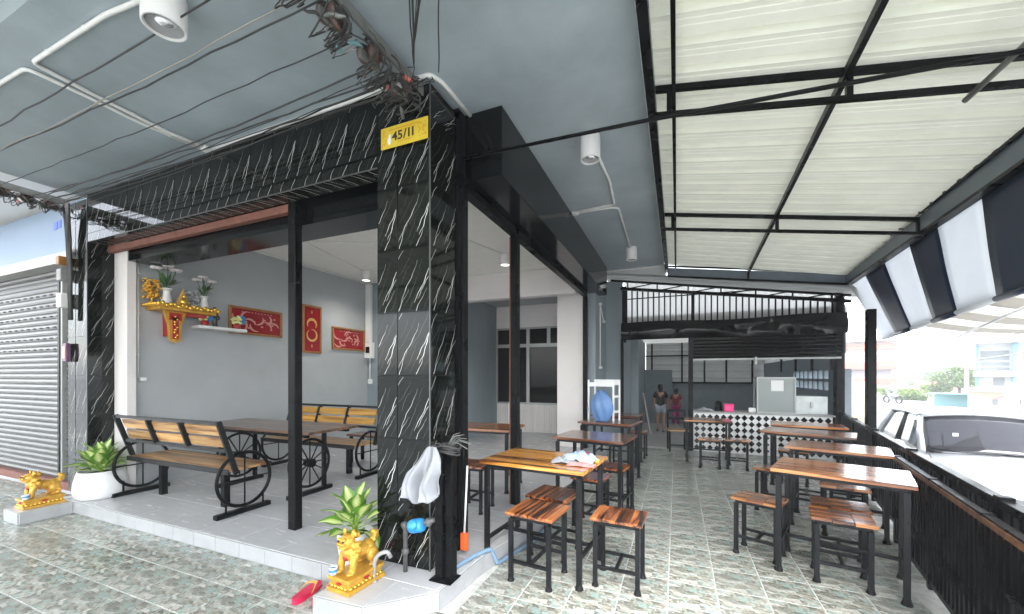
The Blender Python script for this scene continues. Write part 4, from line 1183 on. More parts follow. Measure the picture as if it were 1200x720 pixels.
# service gear on the left column
sg = thing('meter_box', 'white electric meter stacked with boxes on the left marble column', 'meter', (-6.72, 2.28, 2.4))
MB().box(-6.78, -6.68, 2.24, 2.32, 2.62, 2.76, c=.006).build('upper_box', M_['pvc_grey'], sg, world=True)
MB().box(-6.76, -6.66, 2.23, 2.32, 2.30, 2.47, c=.01).build('meter_body', M_['white_plastic'], sg, world=True)
MB().box(-6.74, -6.66, 2.22, 2.32, 2.80, 2.90, c=.006).build('yellow_box', M_['frame_wood'], sg, world=True)
MB().box(-6.73, -6.65, 2.275, 2.32, 1.66, 1.88, c=.006).build('purple_box', M_['purple_box'], sg, world=True)
MB().box(-6.72, -6.66, 2.270, 2.275, 1.70, 1.84).build('paper_label', M_['pink_pale'], sg, world=True)
cb = MB()
q = random.Random(9)
for k in range(7):
    x = -6.55 + q.uniform(-.06, .05)
    cb.tube([(x + q.uniform(-.05, .05), 2.25, 3.5), (x, 2.28 + q.uniform(-.02, .02), 3.1), (x + q.uniform(-.02, .02), 2.28, 2.7), (x + q.uniform(-.03, .03), 2.29, 2.15)], .014, 6)
tag(cb.build('cable_bundle', M_['wire']), 'thick bundle of black cables running down the left marble column', 'cables')

# ------------------------------------------------------------------ house number plate
pl = thing('house_number_plate', 'yellow house number plate reading 45/11 on the marble column', 'sign', (-1.80, 2.31, 3.15))
MB().box(-.205, .205, -.004, .004, 0, .155, c=.003).build('plate', M_['plate_yellow'], pl)
def text_mesh(s, size):
    cu = bpy.data.curves.new('number', 'FONT'); cu.body = s; cu.size = size; cu.align_x = 'CENTER'; cu.extrude = .0006; cu.offset = .0016
    o = bpy.data.objects.new('tmp', cu); C.objects.link(o)
    bpy.context.view_layer.update()
    me = bpy.data.meshes.new_from_object(o.evaluated_get(bpy.context.evaluated_depsgraph_get()))
    bpy.data.objects.remove(o); me.materials.clear()
    return me
for ch_, dx in zip('45/11', (-.078, -.030, .012, .047, .080)):
    me = text_mesh(ch_, .088); me.materials.append(M_['ink'])
    link(me, 'digit' if ch_ != '/' else 'stroke', pl, (dx, -.0055, .046), (PI/2, 0, 0)).scale = (1.12, 1, 1)
q = random.Random(4)
for z0, xa, xb_, hh in ((.122, -.13, .14, .012), (.105, -.07, .10, .006), (.028, -.05, .06, .007)):
    o = MB(); x = xa
    while x < xb_:
        wd = q.uniform(.006, .013); o.box(x, x + wd*.8, -.0056, -.0045, z0, z0 + hh*q.uniform(.6, 1)); x += wd
    o.build('small_print', M_['plate_gold'], pl)
o = MB()
for k in range(26):
    o.ball((q.uniform(.125, .19), -.0045, q.uniform(.03, .13)), (q.uniform(.003, .008), .0015, q.uniform(.004, .010)), 8)
for k in range(16):
    o.ball((q.uniform(-.19, -.155), -.0045, q.uniform(.02, .14)), (q.uniform(.003, .008), .0015, q.uniform(.004, .012)), 8)
o.build('ornament', M_['plate_gold'], pl)
o = MB(); o.ball((-.125, -.005, .05), (.017, .002, .028), 10); o.ball((-.122, -.005, .085), (.010, .002, .013), 10)
o.build('emblem', M_['white_paint'], pl)

# ------------------------------------------------------------------ gilt guardian lions
def lion(label, loc, rz):
    t = thing('guardian_lion', label, 'statue', loc, rz, 'gilt guardian lions')
    b = MB(); b.box(-.10, .10, -.155, .155, 0, .028, c=.004); b.box(-.085, .085, -.14, .14, .028, .075, c=.006); b.box(-.098, .098, -.153, .153, .075, .098, c=.005)
    b.build('plinth', M_['gold'], t)
    bd = MB()
    for s in (-1, 1):
        for k in range(9): bd.ball((s*.089, -.125 + k*.031, .038), (.009, .013, .013), 8)
    for k in range(5): bd.ball((-.06 + k*.03, -.144, .038), (.013, .009, .013), 8)
    bd.build('bead_row', M_['gold_shine'], t)
    for s in (-1, 1):
        Md = Matrix.Translation((s*.0865, 0, .062)) @ Matrix.Rotation(PI/2*s, 4, 'Y')
        MB().prism([(-.013, 0), (0, -.028), (.013, 0), (0, .028)], -.001, .005, M=Md).build('red_jewel', M_['red'], t)
    Md = Matrix.Translation((0, -.1415, .062)) @ Matrix.Rotation(PI/2, 4, 'X')
    MB().prism([(-.026, 0), (0, -.013), (.026, 0), (0, .013)], -.001, .005, M=Md).build('red_jewel', M_['red'], t)
    m = MB(); q = random.Random(3); Z = .098
    E = lambda x, y, z, a, b_=None, c=None: m.ball((x, y, Z + z), (a, b_ or a, c or a), 12)
    E(0, .02, .115, .052, .088, .047); E(0, -.055, .135, .056, .052, .062); E(0, .088, .105, .056, .052, .058)
    for s in (-1, 1):
        m.tube([(s*.045, -.06, Z + .12), (s*.052, -.078, Z + .06), (s*.050, -.082, Z + .018)], [.030, .023, .021], 10)
        E(s*.050, -.094, .014, .024, .032, .015)
        E(s*.052, .085, .075, .030, .048, .050)
        m.tube([(s*.055, .10, Z + .06), (s*.056, .115, Z + .035), (s*.055, .10, Z + .012)], [.028, .021, .019], 10)
        E(s*.055, .086, .012, .022, .034, .013)
        E(s*.038, -.062, .262, .014, .010, .020)                       # ear
        E(s*.022, -.122, .232, .013, .011, .012)                       # brow
        E(s*.021, -.128, .205, .016, .012, .010)                       # cheek
    E(0, -.078, .205, .050, .052, .052)                                # head
    E(0, -.122, .203, .032, .024, .016); E(0, -.118, .178, .028, .024, .010)  # muzzle and jaw
    E(0, -.144, .213, .013, .010, .010)                                # nose
    for k in range(40):                                                # curled mane
        a = q.uniform(-2.4, 2.4); zz = q.uniform(.11, .255)
        rr = .056 + (.01 if zz < .2 else -.006)
        E(math.sin(a)*rr, -.052 + math.cos(a)*.042*(1 if math.cos(a) > 0 else .6), zz, .0145)
    for k in range(7): E(0, -.02 + k*.022, .162 - .004*k, .010, .014, .012)
    m.tube([(0, .128, Z + .12), (0, .155, Z + .15), (.008, .150, Z + .19), (0, .125, Z + .205)], [.020, .024, .027, .014], 10)
    for k in range(9): E(q.uniform(-.02, .02), .14 + q.uniform(-.02, .02), .16 + q.uniform(-.02, .05), .015)
    o = m.build('lion_body', M_['gold'], t)
    mod(o, 'REMESH', mode='VOXEL', voxel_size=.0042, use_smooth_shade=True)
    e = MB()
    for s in (-1, 1): e.ball((s*.021, -.130, Z + .222), .0075, 8)
    e.build('eye', M_['ink'], t)
    MB().ball((.0, -.09, Z + .105), (.022, .016, .022), 10).build('chest_bell', M_['red'], t)
    return t
lion('golden guardian lion on a low plinth beside the flip flops by the marble column', (-1.955, 2.02, ZR), R(-4))
lion('golden guardian lion on its plinth at the far left corner of the step', (-6.225, 1.945, ZR), R(0))
def cup(loc, label):
    t = thing('offering_cup', label, 'cup', loc, 0, 'offering cups before the lions')
    MB().lathe([(.016, 0), (.022, .004), (.027, .05), (.024, .05), (.020, .012), (.001, .010)], 18).build('bowl', M_['porcelain'], t)
    MB().lathe([(.0245, .02), (.0268, .022), (.0276, .036), (.0262, .038)], 18).build('blue_band', M_['flower_blue'], t)
cup((-2.03, 1.895, ZR + .099), 'small blue and white cup on the plinth of the lion by the marble column')
cup((-6.16, 1.82, ZR + .099), 'small blue and white cup on the plinth of the far left lion')

# ------------------------------------------------------------------ potted plants
def leaf_mesh(L, Wd, droop, fold, seed):
    q = random.Random(seed); nu, nv = 4, 9
    vs, uv = [], []
    for j in range(nv + 1):
        t = j/nv
        wv = Wd*(math.sin(PI*min(1, t*.95 + .03)**.72)**1.0)*(1 - .12*t)
        for i in range(nu + 1):
            u = i/nu*2 - 1
            vs.append((u*wv*.5, L*(t - .12*droop*t*t), abs(u)*fold*wv - droop*L*t*t*.55 + .004*math.sin(t*11 + u*2 + seed)))
            uv.append((u, t))
    fs = [(j*(nu+1)+i, j*(nu+1)+i+1, (j+1)*(nu+1)+i+1, (j+1)*(nu+1)+i) for j in range(nv) for i in range(nu)]
    me = bpy.data.meshes.new('leaf'); me.from_pydata(vs, [], fs)
    ul = me.uv_layers.new()
    for lp in me.loops: ul.data[lp.index].uv = uv[lp.vertex_index]
    me.materials.append(M_['varleaf'])
    me.polygons.foreach_set('use_smooth', [True]*len(fs)); me.update()
    return me
leaves = [leaf_mesh(.235, .165, .35, .16, 1), leaf_mesh(.26, .155, .6, .18, 2), leaf_mesh(.21, .165, .15, .13, 3)]
def plant(label, loc, prof, soil_z, rim, n, sc_, seed, tilt=(20, 78)):
    t = thing('potted_plant', label, 'plant', loc, 0, 'variegated plants in white pots')
    MB().lathe(prof, 36).build('pot', M_['white_paint'], t)
    MB().lathe([(rim*.95, soil_z), (.001, soil_z + .01)], 20).build('soil', M_['soil'], t)
    q = random.Random(seed); st = MB()
    for k in range(n):
        a = k*2.39996 + q.uniform(-.3, .3); f = k/n
        ti = R(tilt[0] + (tilt[1] - tilt[0])*(f**.8) + q.uniform(-8, 8))      # from vertical
        base = Vector((math.sin(a)*.02, math.cos(a)*.02, soil_z + .02 + .12*(1 - f)*sc_))
        d = Vector((math.sin(a)*math.sin(ti), math.cos(a)*math.sin(ti), math.cos(ti)))
        tip = base + d*(.10*sc_)
        st.tube([(0, 0, soil_z), base, tip], [.006, .005, .003], 6)
        o = link(leaves[k % 3], 'leaf', t, tip, (PI/2 - ti, q.uniform(-.25, .25), -a)); s = sc_*q.uniform(.8, 1.12)
        o.rotation_euler = (Matrix.Rotation(-a, 3, 'Z') @ Matrix.Rotation(PI/2 - ti, 3, 'X') @ Matrix.Rotation(q.uniform(-.4, .4), 3, 'Y')).to_euler()
        o.scale = (s, s, s)
    st.build('stems', M_['leaf'], t)
    return t
plant('bushy variegated plant in a round white pot before the left marble column', (-6.06, 2.36, ZR), [(.19, 0), (.22, .02), (.235, .08), (.225, .18), (.195, .30), (.183, .30), (.20, .25), (.0, .245)], .26, .19, 32, .84, 3, (8, 84))
plant('upright variegated plant in a tall white pot behind the lion by the column', (-2.19, 2.245, ZR), [(.085, 0), (.10, .02), (.118, .12), (.125, .23), (.117, .235), (.108, .20), (.0, .19)], .20, .108, 22, .80, 8, (4, 95))

# ------------------------------------------------------------------ flip flops
def flop(label, loc, rz, warm):
    t = thing('flip_flop', label, 'flip flop', loc, rz, 'pink flip flops by the step')
    pts = []
    for k in range(28):
        a = 2*PI*k/28; y = math.sin(a)*.135
        pts.append((math.cos(a)*(.045 if y < 0 else .052)*(1 - .12*math.cos(2*a)), y))
    o = MB(); n = len(pts)
    vs = [(x*.96, y*.97, 0) for x, y in pts] + [(x, y, .006) for x, y in pts] + [(x, y, .028 + .014*max(0, -y)/.135) for x, y in pts]
    o.add(vs, [tuple(range(n))[::-1], tuple(range(2*n, 3*n))] + [(r*n + i, r*n + (i+1) % n, (r+1)*n + (i+1) % n, (r+1)*n + i) for r in (0, 1) for i in range(n)])
    o.build('sole', M_['pink'], t)
    for s in (-1, 1):
        b = MB(); P = [Vector((s*.050, -.02, .025)), Vector((s*.048, .02, .06)), Vector((s*.028, .06, .068)), Vector((0, .092, .032))]
        pp = [P[0]*(1-u)**3 + P[1]*3*u*(1-u)**2 + P[2]*3*u*u*(1-u) + P[3]*u**3 for u in [k/10 for k in range(11)]]
        vs = []
        for p in pp: vs += [p + Vector((0, -.009, -.003)), p + Vector((0, .011, .002)), p + Vector((0, .011, .006)), p + Vector((0, -.009, .001))]
        b.add(vs, [(4*i + a, 4*i + (a+1) % 4, 4*i + 4 + (a+1) % 4, 4*i + 4 + a) for i in range(10) for a in range(4)])
        b.build('strap', M_[warm], t)
flop('pink flip flop lying in full view on the tiles below the step', (-2.33, 1.955, .001), R(12), 'strap')
flop('second pink flip flop half hidden behind the platform with the lion', (-2.185, 2.0, .001), R(4), 'pink_pale')

# ------------------------------------------------------------------ plumbing on the column
wm = thing('water_meter', 'blue water meter on grey pipes in front of the marble column', 'water meter', (-1.68, 2.27, .45))
MB().tube([(-1.75, 2.262, .13), (-1.75, 2.262, .43), (-1.74, 2.26, .455)], .016, 10).build('riser_pipe', M_['pipe_dark'], wm, world=True)
MB().tube([(-1.775, 2.26, .455), (-1.66, 2.25, .465), (-1.50, 2.25, .53)], .016, 10).build('cross_pipe', M_['pipe_dark'], wm, world=True)
for p in ((-1.75, 2.26, .45), (-1.75, 2.262, .27), (-1.55, 2.25, .505)):
    MB().ball(p, (.028, .026, .03), 12).build('fitting', M_['pipe_dark'], wm, world=True)
o = MB(); Mx = Matrix.Translation((-1.635, 2.235, .475)) @ Matrix.Rotation(R(75), 4, 'Y')
o.lathe([(.028, -.055), (.042, -.05), (.047, -.03), (.047, .03), (.042, .05), (.028, .055)], 20, M=Mx)
o.build('meter_body', M_['meter_blue'], wm, world=True)
MB().lathe([(.030, 0), (.034, .004), (.034, .02), (.028, .03), (.001, .032)], 16, M=Matrix.Translation((-1.635, 2.20, .49)) @ Matrix.Rotation(R(60), 4, 'X')).build('dial_cap', M_['meter_blue'], wm, world=True)
bpz = thing('blue_pipe', 'grey blue plastic pipe looping by the short post and running along the side step', 'pipe', (-1.5, 2.4, .13))
def soft(pts, n=5, rad=.05):
    sm = [Vector(pts[0])]
    for a, b, c in zip(pts, pts[1:], pts[2:]):
        a, b, c = Vector(a), Vector(b), Vector(c)
        p = b + (a - b).normalized()*min(rad, (a-b).length*.45); r_ = b + (c - b).normalized()*min(rad, (c-b).length*.45)
        for k in range(n + 1):
            s = k/n; sm.append(p*(1-s)**2 + b*2*s*(1-s) + r_*s*s)
    return sm + [Vector(pts[-1])]
MB().tube(soft([(-1.47, 2.33, .40), (-1.53, 2.33, .42), (-1.53, 2.33, .16), (-1.45, 2.36, .15), (-1.40, 2.62, .15), (-1.335, 2.78, .15), (-1.30, 2.82, .02), (-1.17, 3.4, .022), (-1.17, 4.6, .022)], rad=.035), .016, 10).build('pipe', M_['pvc_blue'], bpz, world=True)
MB().tube([(-1.525, 2.33, .28), (-1.46, 2.33, .28)], .014, 8).build('branch', M_['pvc_blue'], bpz, world=True)
sp_ = thing('stub_pipe', 'bent grey plastic stub pipe standing on the platform beside the lion', 'pipe', (-1.865, 2.08, ZR))
MB().tube(soft([(0, 0, 0), (.005, .0, .165), (.07, .045, .20), (.09, .06, .15)], rad=.045), .014, 10).build('pipe', M_['pvc_grey'], sp_)
MB().lathe([(.026, 0), (.024, .008), (.015, .012)], 12).build('collar', M_['pvc_grey'], sp_)

# white cloth, cable tangle and broom by the short post
cl = MB()
def fcl(u, v):
    wd = .06 + .205*min(1, v*1.9)**.8
    x = -1.485 - .105*v**.7 + (u - .5)*wd + .015*math.sin(v*7)
    bot = .64 + .11*abs(u - .42)**1.2 + .015*math.sin(u*14)
    zc = 1.03 + (bot - 1.03)*v - .03*(1 - u)*v*(1 - v)
    amp = .25 + .75*min(1, v*1.5)
    return (x, 2.195 + amp*(.040*math.sin(u*12 + 2.6*v + .7) + .020*math.sin(u*25 - v*3) + .02*noise.noise(Vector((u*3, v*4, 2)))), zc)
cl.grid(fcl, 34, 30)
ob = cl.build('hanging_cloth', M_['cloth_white']); mod(ob, 'SOLIDIFY', thickness=.003)
tag(ob, 'white cloth hanging from the short black post by the marble column', 'cloth')
tg = thing('cable_tangle', 'tangle of black cable and twigs lying on top of the short post', 'cable', (-1.43, 2.29, .985))
q = random.Random(12)
for k in range(13):
    a0 = q.uniform(0, 6); rx, ry = q.uniform(.05, .11), q.uniform(.03, .07)
    pts = [Vector((math.cos(a0 + s*.5)*rx + q.uniform(-.01, .01), math.sin(a0 + s*.5)*ry, .015 + .006*k*.6 + q.uniform(-.012, .012) - .02*abs(math.cos(a0 + s*.5)))) for s in range(14)]
    MB().tube(pts, .006, 6).build('strand', M_['wire'], tg)
for k in range(7):
    d = Vector((q.uniform(.05, .2), q.uniform(-.05, .1), q.uniform(-.03, .16)))
    MB().tube([(0, 0, .03), d*.5 + Vector((0, 0, .05)), d], .003, 5).build('twig', M_['galv'], tg)
br = thing('broom', 'orange dust broom with a white stick beside the short post', 'broom', (-1.50, 2.65, ZR))
MB().tube([(0, 0, .16), (.015, .02, .68)], .008, 8).build('stick', M_['white_plastic'], br)
MB().box(-.026, .026, -.02, .02, .04, .17, c=.004).build('head', M_['orange'], br)

# ------------------------------------------------------------------ cloths on the nearest left table, rack and bag
def crumple(label, name, cat, loc, sx, sy, h, m, seed):
    o = MB()
    def f(u, v):
        x, y = (u - .5)*2, (v - .5)*2
        e = max(0, 1 - (x*x + y*y)**1.3*.55)
        zz = h*e*(.55 + .9*abs(noise.noise(Vector((x*1.6 + seed, y*1.6, seed*.3))))) + .010*noise.noise(Vector((x*5, y*5, seed)))
        return (x*sx*(1 + .18*noise.noise(Vector((y*2, seed, 0)))), y*sy*(1 + .2*noise.noise(Vector((x*2, seed, 4)))), max(.003, zz))
    o.grid(f, 26, 22)
    ob = o.build(name, M_[m], loc=loc); mod(ob, 'SOLIDIFY', thickness=.002); tag(ob, label, cat)
TT = .837
crumple('crumpled light blue towel on the golden brown table', 'towel', 'towel', (-.70, 3.02, TT), .13, .10, .075, 'cloth_blue', 1)
crumple('white plastic wrapper lying beside the towel on the golden brown table', 'wrapper', 'wrapper', (-.79, 2.93, TT), .09, .06, .04, 'cloth_white', 2)
crumple('pale pink cloth at the table edge by the towel', 'cloth', 'cloth', (-.65, 2.88, TT), .10, .05, .02, 'pink_pale', 5)
o = MB().ball((0, 0, .022), (.042, .03, .024), 12); o = o.build('red_pouch', M_['cloth_red'], loc=(-.66, 3.14, TT)); tag(o, 'small red pouch behind the towel on the golden brown table', 'pouch')
crumple('yellow green sponge cloth at the far table corner', 'sponge_cloth', 'cloth', (-.60, 3.06, TT), .05, .04, .03, 'cloth_green', 7)

rk = thing('plastic_rack', 'white plastic ladder rack standing on a dark table against the wall', 'rack', (-1.00, 5.92, .836), R(-8))
for (x, y) in ((-.20, -.08), (.17, -.08), (-.16, .09), (.21, .09)):
    MB().box(x - .012, x + .012, y - .012, y + .012, 0, .60, c=.003).build('upright', M_['white_plastic'], rk)
for z_ in (.12, .34, .52):
    MB().box(.17, .21, -.07, .08, z_, z_ + .03).build('rung', M_['white_plastic'], rk)
MB().box(-.20, .17, -.09, -.07, .50, .56).build('rung', M_['white_plastic'], rk); MB().box(-.16, .21, .08, .1, .54, .60).build('rung', M_['white_plastic'], rk)
bg_ = MB()
bg_.grid(lambda u, v: ((lambda a, t: ((.155*math.sin(PI*min(1, t*.86 + .10))**.55*(1 + .10*math.sin(a*5 + t*4)))*math.cos(a), (.085*math.sin(PI*min(1, t*.86 + .10))**.55*(1 + .12*math.sin(a*7 + t*6)))*math.sin(a), .43*t + .02*math.sin(a*3)*t))(u*2*PI, v)), 40, 24)
ob = bg_.build('plastic_bag', M_['bag_blue'], loc=(-1.00, 5.74, .84)); tag(ob, 'full blue plastic bag hanging on the white rack', 'bag')
mod(ob, 'SOLIDIFY', thickness=.002)

# ------------------------------------------------------------------ altar shelf, wall shelf, pictures
XW = -6.1
al = thing('altar_shelf', 'ornate gold and red altar shelf bracketed on the grey wall', 'shelf', (XW, 3.05, 2.0))
o = MB(); o.box(XW + .002, XW + .34, 2.74, 3.46, 2.345, 2.385, c=.006); o.box(XW + .002, XW + .31, 2.78, 3.42, 2.31, 2.344)
o.build('shelf_board', M_['gold'], al, world=True)
o = MB()
for k in range(17): o.ball((XW + .342, 2.76 + k*.042, 2.375 + .012*math.sin(k*2.2)), (.012, .022, .028), 8)
for k in range(7): o.ball((XW + .04 + k*.045, 2.735, 2.37), (.022, .012, .02), 8)
o.build('carved_edge', M_['gold_shine'], al, world=True)
o = MB(); o.prism([(2.88, 0), (3.12, 0), (3.09, -.10), (3.065, -.18), (3.06, -.36), (3.0, -.40), (2.94, -.36), (2.935, -.18), (2.91, -.10)], 0, .05, M=Matrix.Translation((XW + .15, 0, 2.31)) @ Matrix(((0, 0, 1, 0), (1, 0, 0, 0), (0, 1, 0, 0), (0, 0, 0, 1))))
o.build('bracket', M_['gold'], al, world=True)
o = MB(); o.box(XW + .20, XW + .207, 2.965, 3.035, 1.96, 2.24); o.box(XW + .20, XW + .207, 2.93, 3.07, 2.20, 2.29)
o.box(XW + .1, XW + .2, 3.12, 3.36, 2.27, 2.31)
o.build('red_panel', M_['red'], al, world=True)
o = MB()
for k in range(9): o.ball((XW + .21, 3.0 + .018*math.sin(k*2), 1.98 + k*.033), (.008, .014, .017), 8)
o.build('scroll', M_['gold_shine'], al, world=True)
o = MB(); o.box(XW + .002, XW + .15, 2.96, 3.04, 2.0, 2.31); o.build('bracket_stem', M_['red'], al, world=True)
def vase(loc, label, seed, s=1.0):
    t = thing('flower_vase', label, 'vase', loc, 0, 'white altar vases')
    MB().lathe([(.03*s, 0), (.045*s, .02*s), (.048*s, .06*s), (.032*s, .13*s), (.034*s, .165*s), (.05*s, .185*s), (.045*s, .185*s), (.02*s, .12*s), (.001, .1*s)], 18).build('vase_body', M_['white_paint'], t)
    q = random.Random(seed)
    lf = MB()
    for k in range(16):
        a = q.uniform(0, 6.28); L = q.uniform(.12, .2)*s; ti = q.uniform(.5, 1.25); b = Vector((0, 0, q.uniform(.18, .27)*s))
        d = Vector((math.cos(a)*math.sin(ti), math.sin(a)*math.sin(ti), math.cos(ti))); sd = d.cross(Vector((0, 0, 1))).normalized()*.016*s
        lf.add([b, b + d*L*.5 + sd, b + d*L, b + d*L*.5 - sd], [(0, 1, 2, 3)])
    lf.build('leaves', M_['leaf_dark'], t)
    st = MB(); fw = MB()
    for k in range(4):
        a = k*1.7 + seed; tp = Vector((math.cos(a)*.06*s, math.sin(a)*.09*s, (.40 + .03*(k % 2))*s))
        st.tube([(0, 0, .15*s), tp*.6 + Vector((0, 0, .05)), tp], .005, 6)
        [fw.ball(tuple(tp + Vector((math.cos(j)*.026*s, math.sin(j)*.03*s, .004*(j % 2)))), (.030*s, .032*s, .017*s), 8) for j in range(6)]
    st.build('stems', M_['leaf_dark'], t); fw.build('blossoms', M_['flower_white'], t)
vase((XW + .17, 2.92, 2.386), 'white vase with tall pale lilies on the left of the gold altar shelf', 1, 1.12)
vase((XW + .17, 3.35, 2.386), 'white vase with pale lilies on the right end of the gold altar shelf', 4, 1.0)
def foil(loc, label, m, seed, s):
    t = thing('foil_tree', label, 'ornament', loc)
    q = random.Random(seed); o = MB()
    o.tube([(0, 0, 0), (0, 0, .12*s)], .008, 6)
    for k in range(110): o.ball((q.uniform(-.06, .06)*s, q.uniform(-.075, .075)*s, q.uniform(.06, .30)*s), (.020*s, .020*s, .010*s), 6)
    o.build('foil_leaves', M_[m], t)
    MB().lathe([(.035*s, 0), (.04*s, .015*s), (.02*s, .03*s)], 12).build('foot', M_[m], t)
foil((XW + .12, 2.79, 2.386), 'gold foil tree at the left end of the altar shelf', 'gold_shine', 2, 1.0)
foil((XW + .14, 3.22, 2.386), 'silver foil tree between the two vases on the altar shelf', 'silver_foil', 3, .78)
sh = thing('shrine_figure', 'small pointed gold shrine figure between the vase and the silver foil tree', 'figure', (XW + .18, 3.08, 2.386))
o = MB(); o.prism([(-.075, 0), (.075, 0), (.06, .07), (.03, .15), (0, .23), (-.03, .15), (-.06, .07)], 0, .03, M=Matrix(((0, 0, 1, 0), (1, 0, 0, 0), (0, 1, 0, 0), (0, 0, 0, 1)))); o.build('halo', M_['gold_print'], sh)
MB().ball((.045, 0, .06), (.03, .04, .06), 12).build('seated_body', M_['gold_shine'], sh); MB().ball((.05, 0, .13), (.018, .018, .025), 10).build('head', M_['gold_shine'], sh)
ws = MB().box(XW + .002, XW + .22, 3.27, 3.90, 2.135, 2.175, c=.003).build('wall_shelf', M_['white_paint']); tag(ws, 'plain white floating shelf on the grey wall below the altar', 'shelf')
def posy(loc, label, seed):
    t = thing('flower_posy', label, 'flowers', loc)
    MB().lathe([(.03, 0), (.045, .02), (.045, .06), (.035, .075), (.001, .07)], 14).build('pot', M_['red'], t)
    q = random.Random(seed)
    for nm, m, cy in (('yellow_blossoms', 'flower_yellow', -.03), ('blue_blossoms', 'flower_blue', .055)):
        o = MB()
        for k in range(16): o.ball((q.uniform(-.04, .05), cy + q.uniform(-.05, .05), .12 + q.uniform(-.04, .07)), (.024, .024, .018), 6)
        o.build(nm, M_[m], t)
posy((XW + .13, 3.38, 2.176), 'posy of yellow and blue flowers at the left end of the white shelf', 1)
posy((XW + .15, 3.80, 2.176), 'posy of yellow and blue flowers at the right end of the white shelf', 2)
bs = thing('black_statuette', 'small slim black statuette standing on the white shelf', 'statuette', (XW + .14, 3.50, 2.176))
o = MB(); o.tube([(0, 0, 0), (0, 0, .05), (.005, 0, .12), (0, 0, .19), (0, 0, .23)], [.035, .028, .03, .026, .012], 10); o.ball((0, 0, .255), (.02, .02, .026), 10); o.tube([(0, .02, .18), (.02, .05, .13), (.03, .03, .10)], .009, 6); o.build('figure', M_['statue_dark'], bs)
def picture(label, y0, y1, z0, z1, kind, seed, fm='frame_wood'):
    t = thing('framed_picture', label, 'picture', (XW, (y0+y1)/2, z0), 0, 'red framed pictures on the side wall')
    w2 = (y1 - y0)/2; h = z1 - z0; f = .035
    o = MB(); o.box(.002, .035, -w2, w2, 0, f, c=.004); o.box(.002, .035, -w2, w2, h - f, h, c=.004); o.box(.002, .034, -w2, -w2 + f, f, h - f, c=.003); o.box(.002, .034, w2 - f, w2, f, h - f, c=.003)
    o.build('frame', M_[fm], t)
    MB().box(.003, .014, -w2 + f, w2 - f, f, h - f).build('print', M_['red_glass'], t)
    q = random.Random(seed); g_ = MB()
    def arc(cy, cz, r, a0, a1, wd, ry=1.0):
        vs = []
        for k in range(17):
            a = a0 + (a1 - a0)*k/16; ww = wd*(.25 + math.sin(PI*k/16))
            for rr in (r - ww, r + ww): vs.append((.0152, cy + math.cos(a)*rr*ry, cz + math.sin(a)*rr))
        g_.add(vs, [(2*k, 2*k+1, 2*k+3, 2*k+2) for k in range(16)])
    if kind == 'fish':
        for k in range(9):
            cy = -w2*.62 + (k % 5)*w2*.31; cz = h*(.36 + .26*(k % 2)) + q.uniform(-.02, .02)
            a = q.uniform(0, 6.28); arc(cy, cz, h*.20, a, a + 2.2, h*.028, 1.25)
        for k in range(14):
            g_.ball((.0145, q.uniform(-w2*.7, w2*.7), h*q.uniform(.25, .75)), (.001, .02, .014), 8)
        for k in range(10):
            y_ = -w2*.55 + k*w2*.12; g_.add([(.0153, y_, h*.82), (.0153, y_ + .02, h*.82), (.0153, y_ + .02, h*.85), (.0153, y_, h*.85)], [(0, 1, 2, 3)])
    else:
        arc(0, h*.60, h*.11, -.6, 3.6, h*.022); arc(0, h*.38, h*.12, 2.2, 8.0, h*.018)
        for z_ in (.15, .86): g_.ball((.0145, 0, h*z_), (.001, .012, .03), 8)
    g_.build('motif', M_['pink_print' if kind == 'fish' else 'gold_print'], t)
picture('wide red picture with pale swimming fish shapes beside the white shelf', 3.76, 4.61, 2.12, 2.54, 'fish', 1)
picture('tall narrow red picture with a pale double ring, right of the opening post', 5.0, 5.40, 1.90, 2.76, 'ring', 2)
picture('smaller wide red picture nearest the white cable trunking', 5.65, 6.50, 2.0, 2.44, 'fish', 3)
tk = thing('breaker_box', 'white breaker box under a white cable trunk at the room corner', 'breaker box', (-6.0, 6.57, 1.9))
MB().box(-6.08, -5.96, 6.52, 6.598, 2.2, 3.42).build('trunking', M_['white_plastic'], tk, world=True)
MB().box(-6.09, -5.90, 6.50, 6.598, 1.86, 2.19, c=.006).build('box', M_['white_plastic'], tk, world=True)
MB().box(-6.05, -5.95, 6.493, 6.50, 1.97, 2.10).build('window', M_['glass_dark'], tk, world=True)
MB().tube([(-6.0, 6.57, 1.86), (-6.0, 6.57, 1.42)], .012, 8).build('conduit', M_['conduit'], tk, world=True)
MB().box(-6.04, -5.96, 6.55, 6.598, 1.32, 1.42).build('socket', M_['white_plastic'], tk, world=True)

# ------------------------------------------------------------------ things on the counter
gc = thing('glass_case', 'large glass food case wrapped in plastic film on the checkered counter', 'display case', (1.72, 8.93, .784))
f = MB()
for sx in (-1, 1):
    for sy in (-1, 1): f.box(sx*.30 - .012, sx*.30 + .012, sy*.18 - .012, sy*.18 + .012, 0, .68)
for z_ in (0, .655): f.box(-.29, .29, -.19, -.17, z_, z_ + .025); f.box(-.29, .29, .17, .19, z_, z_ + .025); f.box(-.31, -.29, -.17, .17, z_, z_ + .025); f.box(.29, .31, -.17, .17, z_, z_ + .025)
f.build('frame', M_['alu'], gc)
MB().box(-.288, .288, -.178, -.170, .026, .654).build('front_pane', M_['case_glass'], gc)
MB().box(-.288, .288, .170, .178, .026, .654).build('back_pane', M_['film'], gc)
MB().box(-.298, -.29, -.168, .168, .026, .654).build('side_pane', M_['case_glass'], gc); MB().box(.29, .298, -.168, .168, .026, .654).build('side_pane', M_['case_glass'], gc)
MB().box(-.28, .28, -.16, .16, .32, .33).build('shelf', M_['alu'], gc)
MB().box(-.08, .12, -.184, -.180, .42, .62).build('paper_sign', M_['white_paint'], gc)
